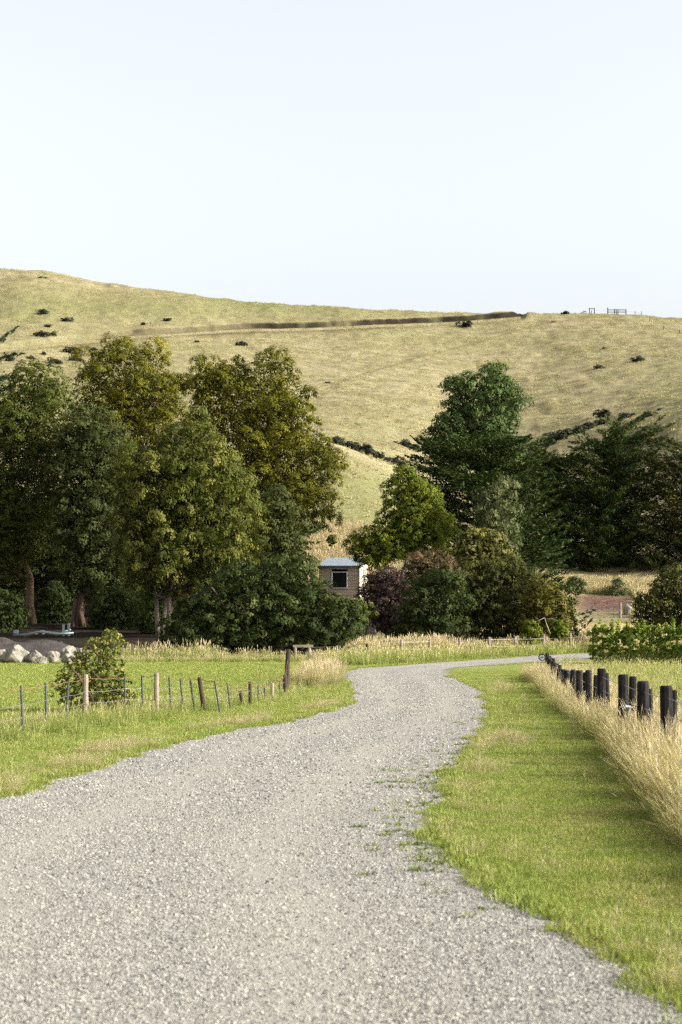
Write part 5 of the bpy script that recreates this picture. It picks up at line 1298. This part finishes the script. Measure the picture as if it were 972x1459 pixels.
mb = MB(); p0 = (0, 0, 0.12); p1 = (xa(832, D) - xa(868, D), -0.05, CAMH - (1108 - HY) / s)
mb.tube([p0, ((p0[0] + p1[0]) / 2, 0, (p0[2] + p1[2]) / 2 - 0.01), p1], [0.006, 0.005, 0.004], 5); mb.build('stem', M['dryg'], root)
mb = MB(); mb.tube([p1, (p1[0] - 0.02, -0.05, p1[2] + 0.05), (p1[0] + 0.02, -0.05, p1[2] + 0.08)], [0.006, 0.02, 0.004], 6); mb.build('seed_head', M['dryg'], root)

# ------------------------------------------------------------------ hilltop yards and fence
def hill_pt(px, py): return on_hill(px, py, 400)
x0, y0, z0 = hill_pt(866, 440)
root = thing('stock_pen', 'railed stock pen on the skyline of the right hill', 'pen', (x0, y0, z0))
s = F / y0
gx_ = lambda px: (px - 866) / s
for px_, top_ in ((866, 431), (876, 433), (879, 433.5), (892, 433.5)):
    mb = MB(); mb.tube([(gx_(px_), 0, -0.8), (gx_(px_), 0, (440 - top_) / s)], 0.17, 7); mb.build('post', Pb, root)
for k, zz in enumerate((0.5, 1.0, 1.5)):
    mb = MB(); mb.box((gx_(879), -0.16, zz), (26 / s, 0.08, 0.16)); mb.build('rail', M['steel'] if k else Pb, root)
x0, y0, z0 = hill_pt(841, 439.5); s = F / y0
root = thing('loading_gantry', 'small square timber gantry on the skyline left of the stock pen', 'gantry', (x0, y0, z0))
for px_ in (-1.0, 6.0):
    mb = MB(); mb.tube([(px_ / s, 0, -0.6), (px_ / s, 0, 7 / s)], 0.15, 6); mb.build('post', Pb, root)
mb = MB(); mb.box((2.5 / s, 0, 7.2 / s), (9 / s, 0.14, 0.2)); mb.build('rail', Pb, root)
x0, y0, z0 = hill_pt(828, 440); s = F / y0
root = thing('loading_ramp', 'low sloping timber ramp on the skyline, leftmost of the hilltop yards', 'ramp', (x0, y0, z0))
mb = MB(); mb.tube([(0, 0, 0), (4 / s, 0, 2.6 / s), (7 / s, 0, 3 / s)], 0.13, 6); mb.build('rail', Pb, root)
for px_ in (4, 7):
    mb = MB(); mb.tube([(px_ / s, 0, -0.5), (px_ / s, 0, 3 / s)], 0.11, 6); mb.build('post', Pb, root)
HP = []
for px_, py_, h_ in ((843, 446, 1.2), (881, 443.5, 1.4), (914, 440, 1.3), (905, 446, 1.2), (926, 458, 1.2), (946, 470, 1.3), (968, 476, 1.4), (1000, 484, 1.3)):
    x, y, z = hill_pt(px_, py_); HP.append(('post', x, y, h_, 0.11, (0, 0), Pb))
fence('hill_fence', 'sparse post and wire fence running down the right hilltop', 'fence', HP, [(1.0, 0.02, M['wire'])], 0.02)

# dead grey branch lying by the ochre shrub
D = 98.5; s = F / D
root = thing('dead_branch', 'bare grey dead branch leaning out of the ochre shrub', 'branch', (xa(782, D), D, 0))
mb = MB(); q = lambda px, py, y=0: ((px - 782) / s, y, CAMH - (py - HY) / s)
mb.tube([q(784, 903), q(779, 890), q(776, 880)], [0.03, 0.025, 0.018], 6); mb.tube([q(776, 880), q(768, 884), q(763, 886)], [0.018, 0.015, 0.008], 6); mb.tube([q(777, 882), q(786, 881), q(793, 884)], [0.016, 0.013, 0.007], 6)
mb.build('limb', M['bark_pale'], root, True)

# ------------------------------------------------------------------ light, sky, camera
SUN_EL, SUN_AZ = R(27.5), R(103)      # azimuth clockwise from the view direction (+Y)
wd = bpy.data.worlds.new('World'); SC.world = wd; wd.use_nodes = True
nt = wd.node_tree; bg = nt.nodes['Background']
sky = nt.nodes.new('ShaderNodeTexSky'); sky.sky_type = 'NISHITA'; sky.sun_disc = False
sky.sun_elevation = SUN_EL; sky.sun_rotation = SUN_AZ; sky.air_density = 1.0; sky.dust_density = 5.0; sky.ozone_density = 1.0; sky.altitude = 50
hs = nt.nodes.new('ShaderNodeHueSaturation'); hs.inputs['Saturation'].default_value = 0.25; hs.inputs['Value'].default_value = 1.42
nt.links.new(sky.outputs[0], hs.inputs['Color'])
tcw = nt.nodes.new('ShaderNodeTexCoord'); sx = nt.nodes.new('ShaderNodeSeparateXYZ'); nt.links.new(tcw.outputs['Generated'], sx.inputs[0])
mr = nt.nodes.new('ShaderNodeMapRange'); mr.interpolation_type = 'SMOOTHSTEP'; nt.links.new(sx.outputs[2], mr.inputs[0])
for i_, v_ in ((1, 0.30), (2, 0.88), (3, 1.09), (4, 0.38)): mr.inputs[i_].default_value = v_
vm = nt.nodes.new('ShaderNodeVectorMath'); vm.operation = 'SCALE'; nt.links.new(hs.outputs[0], vm.inputs[0]); nt.links.new(mr.outputs[0], vm.inputs['Scale'])
vt = nt.nodes.new('ShaderNodeVectorMath'); vt.operation = 'MULTIPLY'; nt.links.new(vm.outputs[0], vt.inputs[0]); vt.inputs[1].default_value = (0.975, 0.985, 0.985)
nt.links.new(vt.outputs[0], bg.inputs[0]); bg.inputs[1].default_value = 0.145
sd = Vector((math.sin(SUN_AZ) * math.cos(SUN_EL), math.cos(SUN_AZ) * math.cos(SUN_EL), math.sin(SUN_EL)))
sl = bpy.data.lights.new('sun', 'SUN'); sl.energy = 5.0; sl.angle = R(0.53); sl.color = (1.0, 0.93, 0.82)
so = bpy.data.objects.new('sun', sl); link(so); so.rotation_euler = sd.to_track_quat('Z', 'Y').to_euler(); so.location = (60, -20, 80)
cd = bpy.data.cameras.new('camera'); co_ = bpy.data.objects.new('camera', cd); link(co_)
co_.location = (0, 0, CAMH); co_.rotation_euler = (R(90), 0, 0)
cd.sensor_fit = 'VERTICAL'; cd.sensor_height = 36.0; cd.sensor_width = 24.0; cd.lens = F * 36.0 / 1459.0
cd.shift_y = (HY - 729.5) / 1459.0; cd.clip_start = 0.5; cd.clip_end = 5000
cd.dof.use_dof = True; cd.dof.focus_distance = 75.0; cd.dof.aperture_fstop = 3.2
SC.camera = co_
SC.view_settings.view_transform = 'Standard'; SC.view_settings.look = 'None'; SC.view_settings.gamma = 1.0; SC.view_settings.use_curve_mapping = False
SC.view_settings.exposure = 0.68
SC.render.engine = 'CYCLES'; SC.cycles.max_bounces = 6; SC.cycles.transparent_max_bounces = 4; SC.cycles.use_denoising = False; SC.cycles.use_adaptive_sampling = False; SC.cycles.sample_clamp_indirect = 4.0
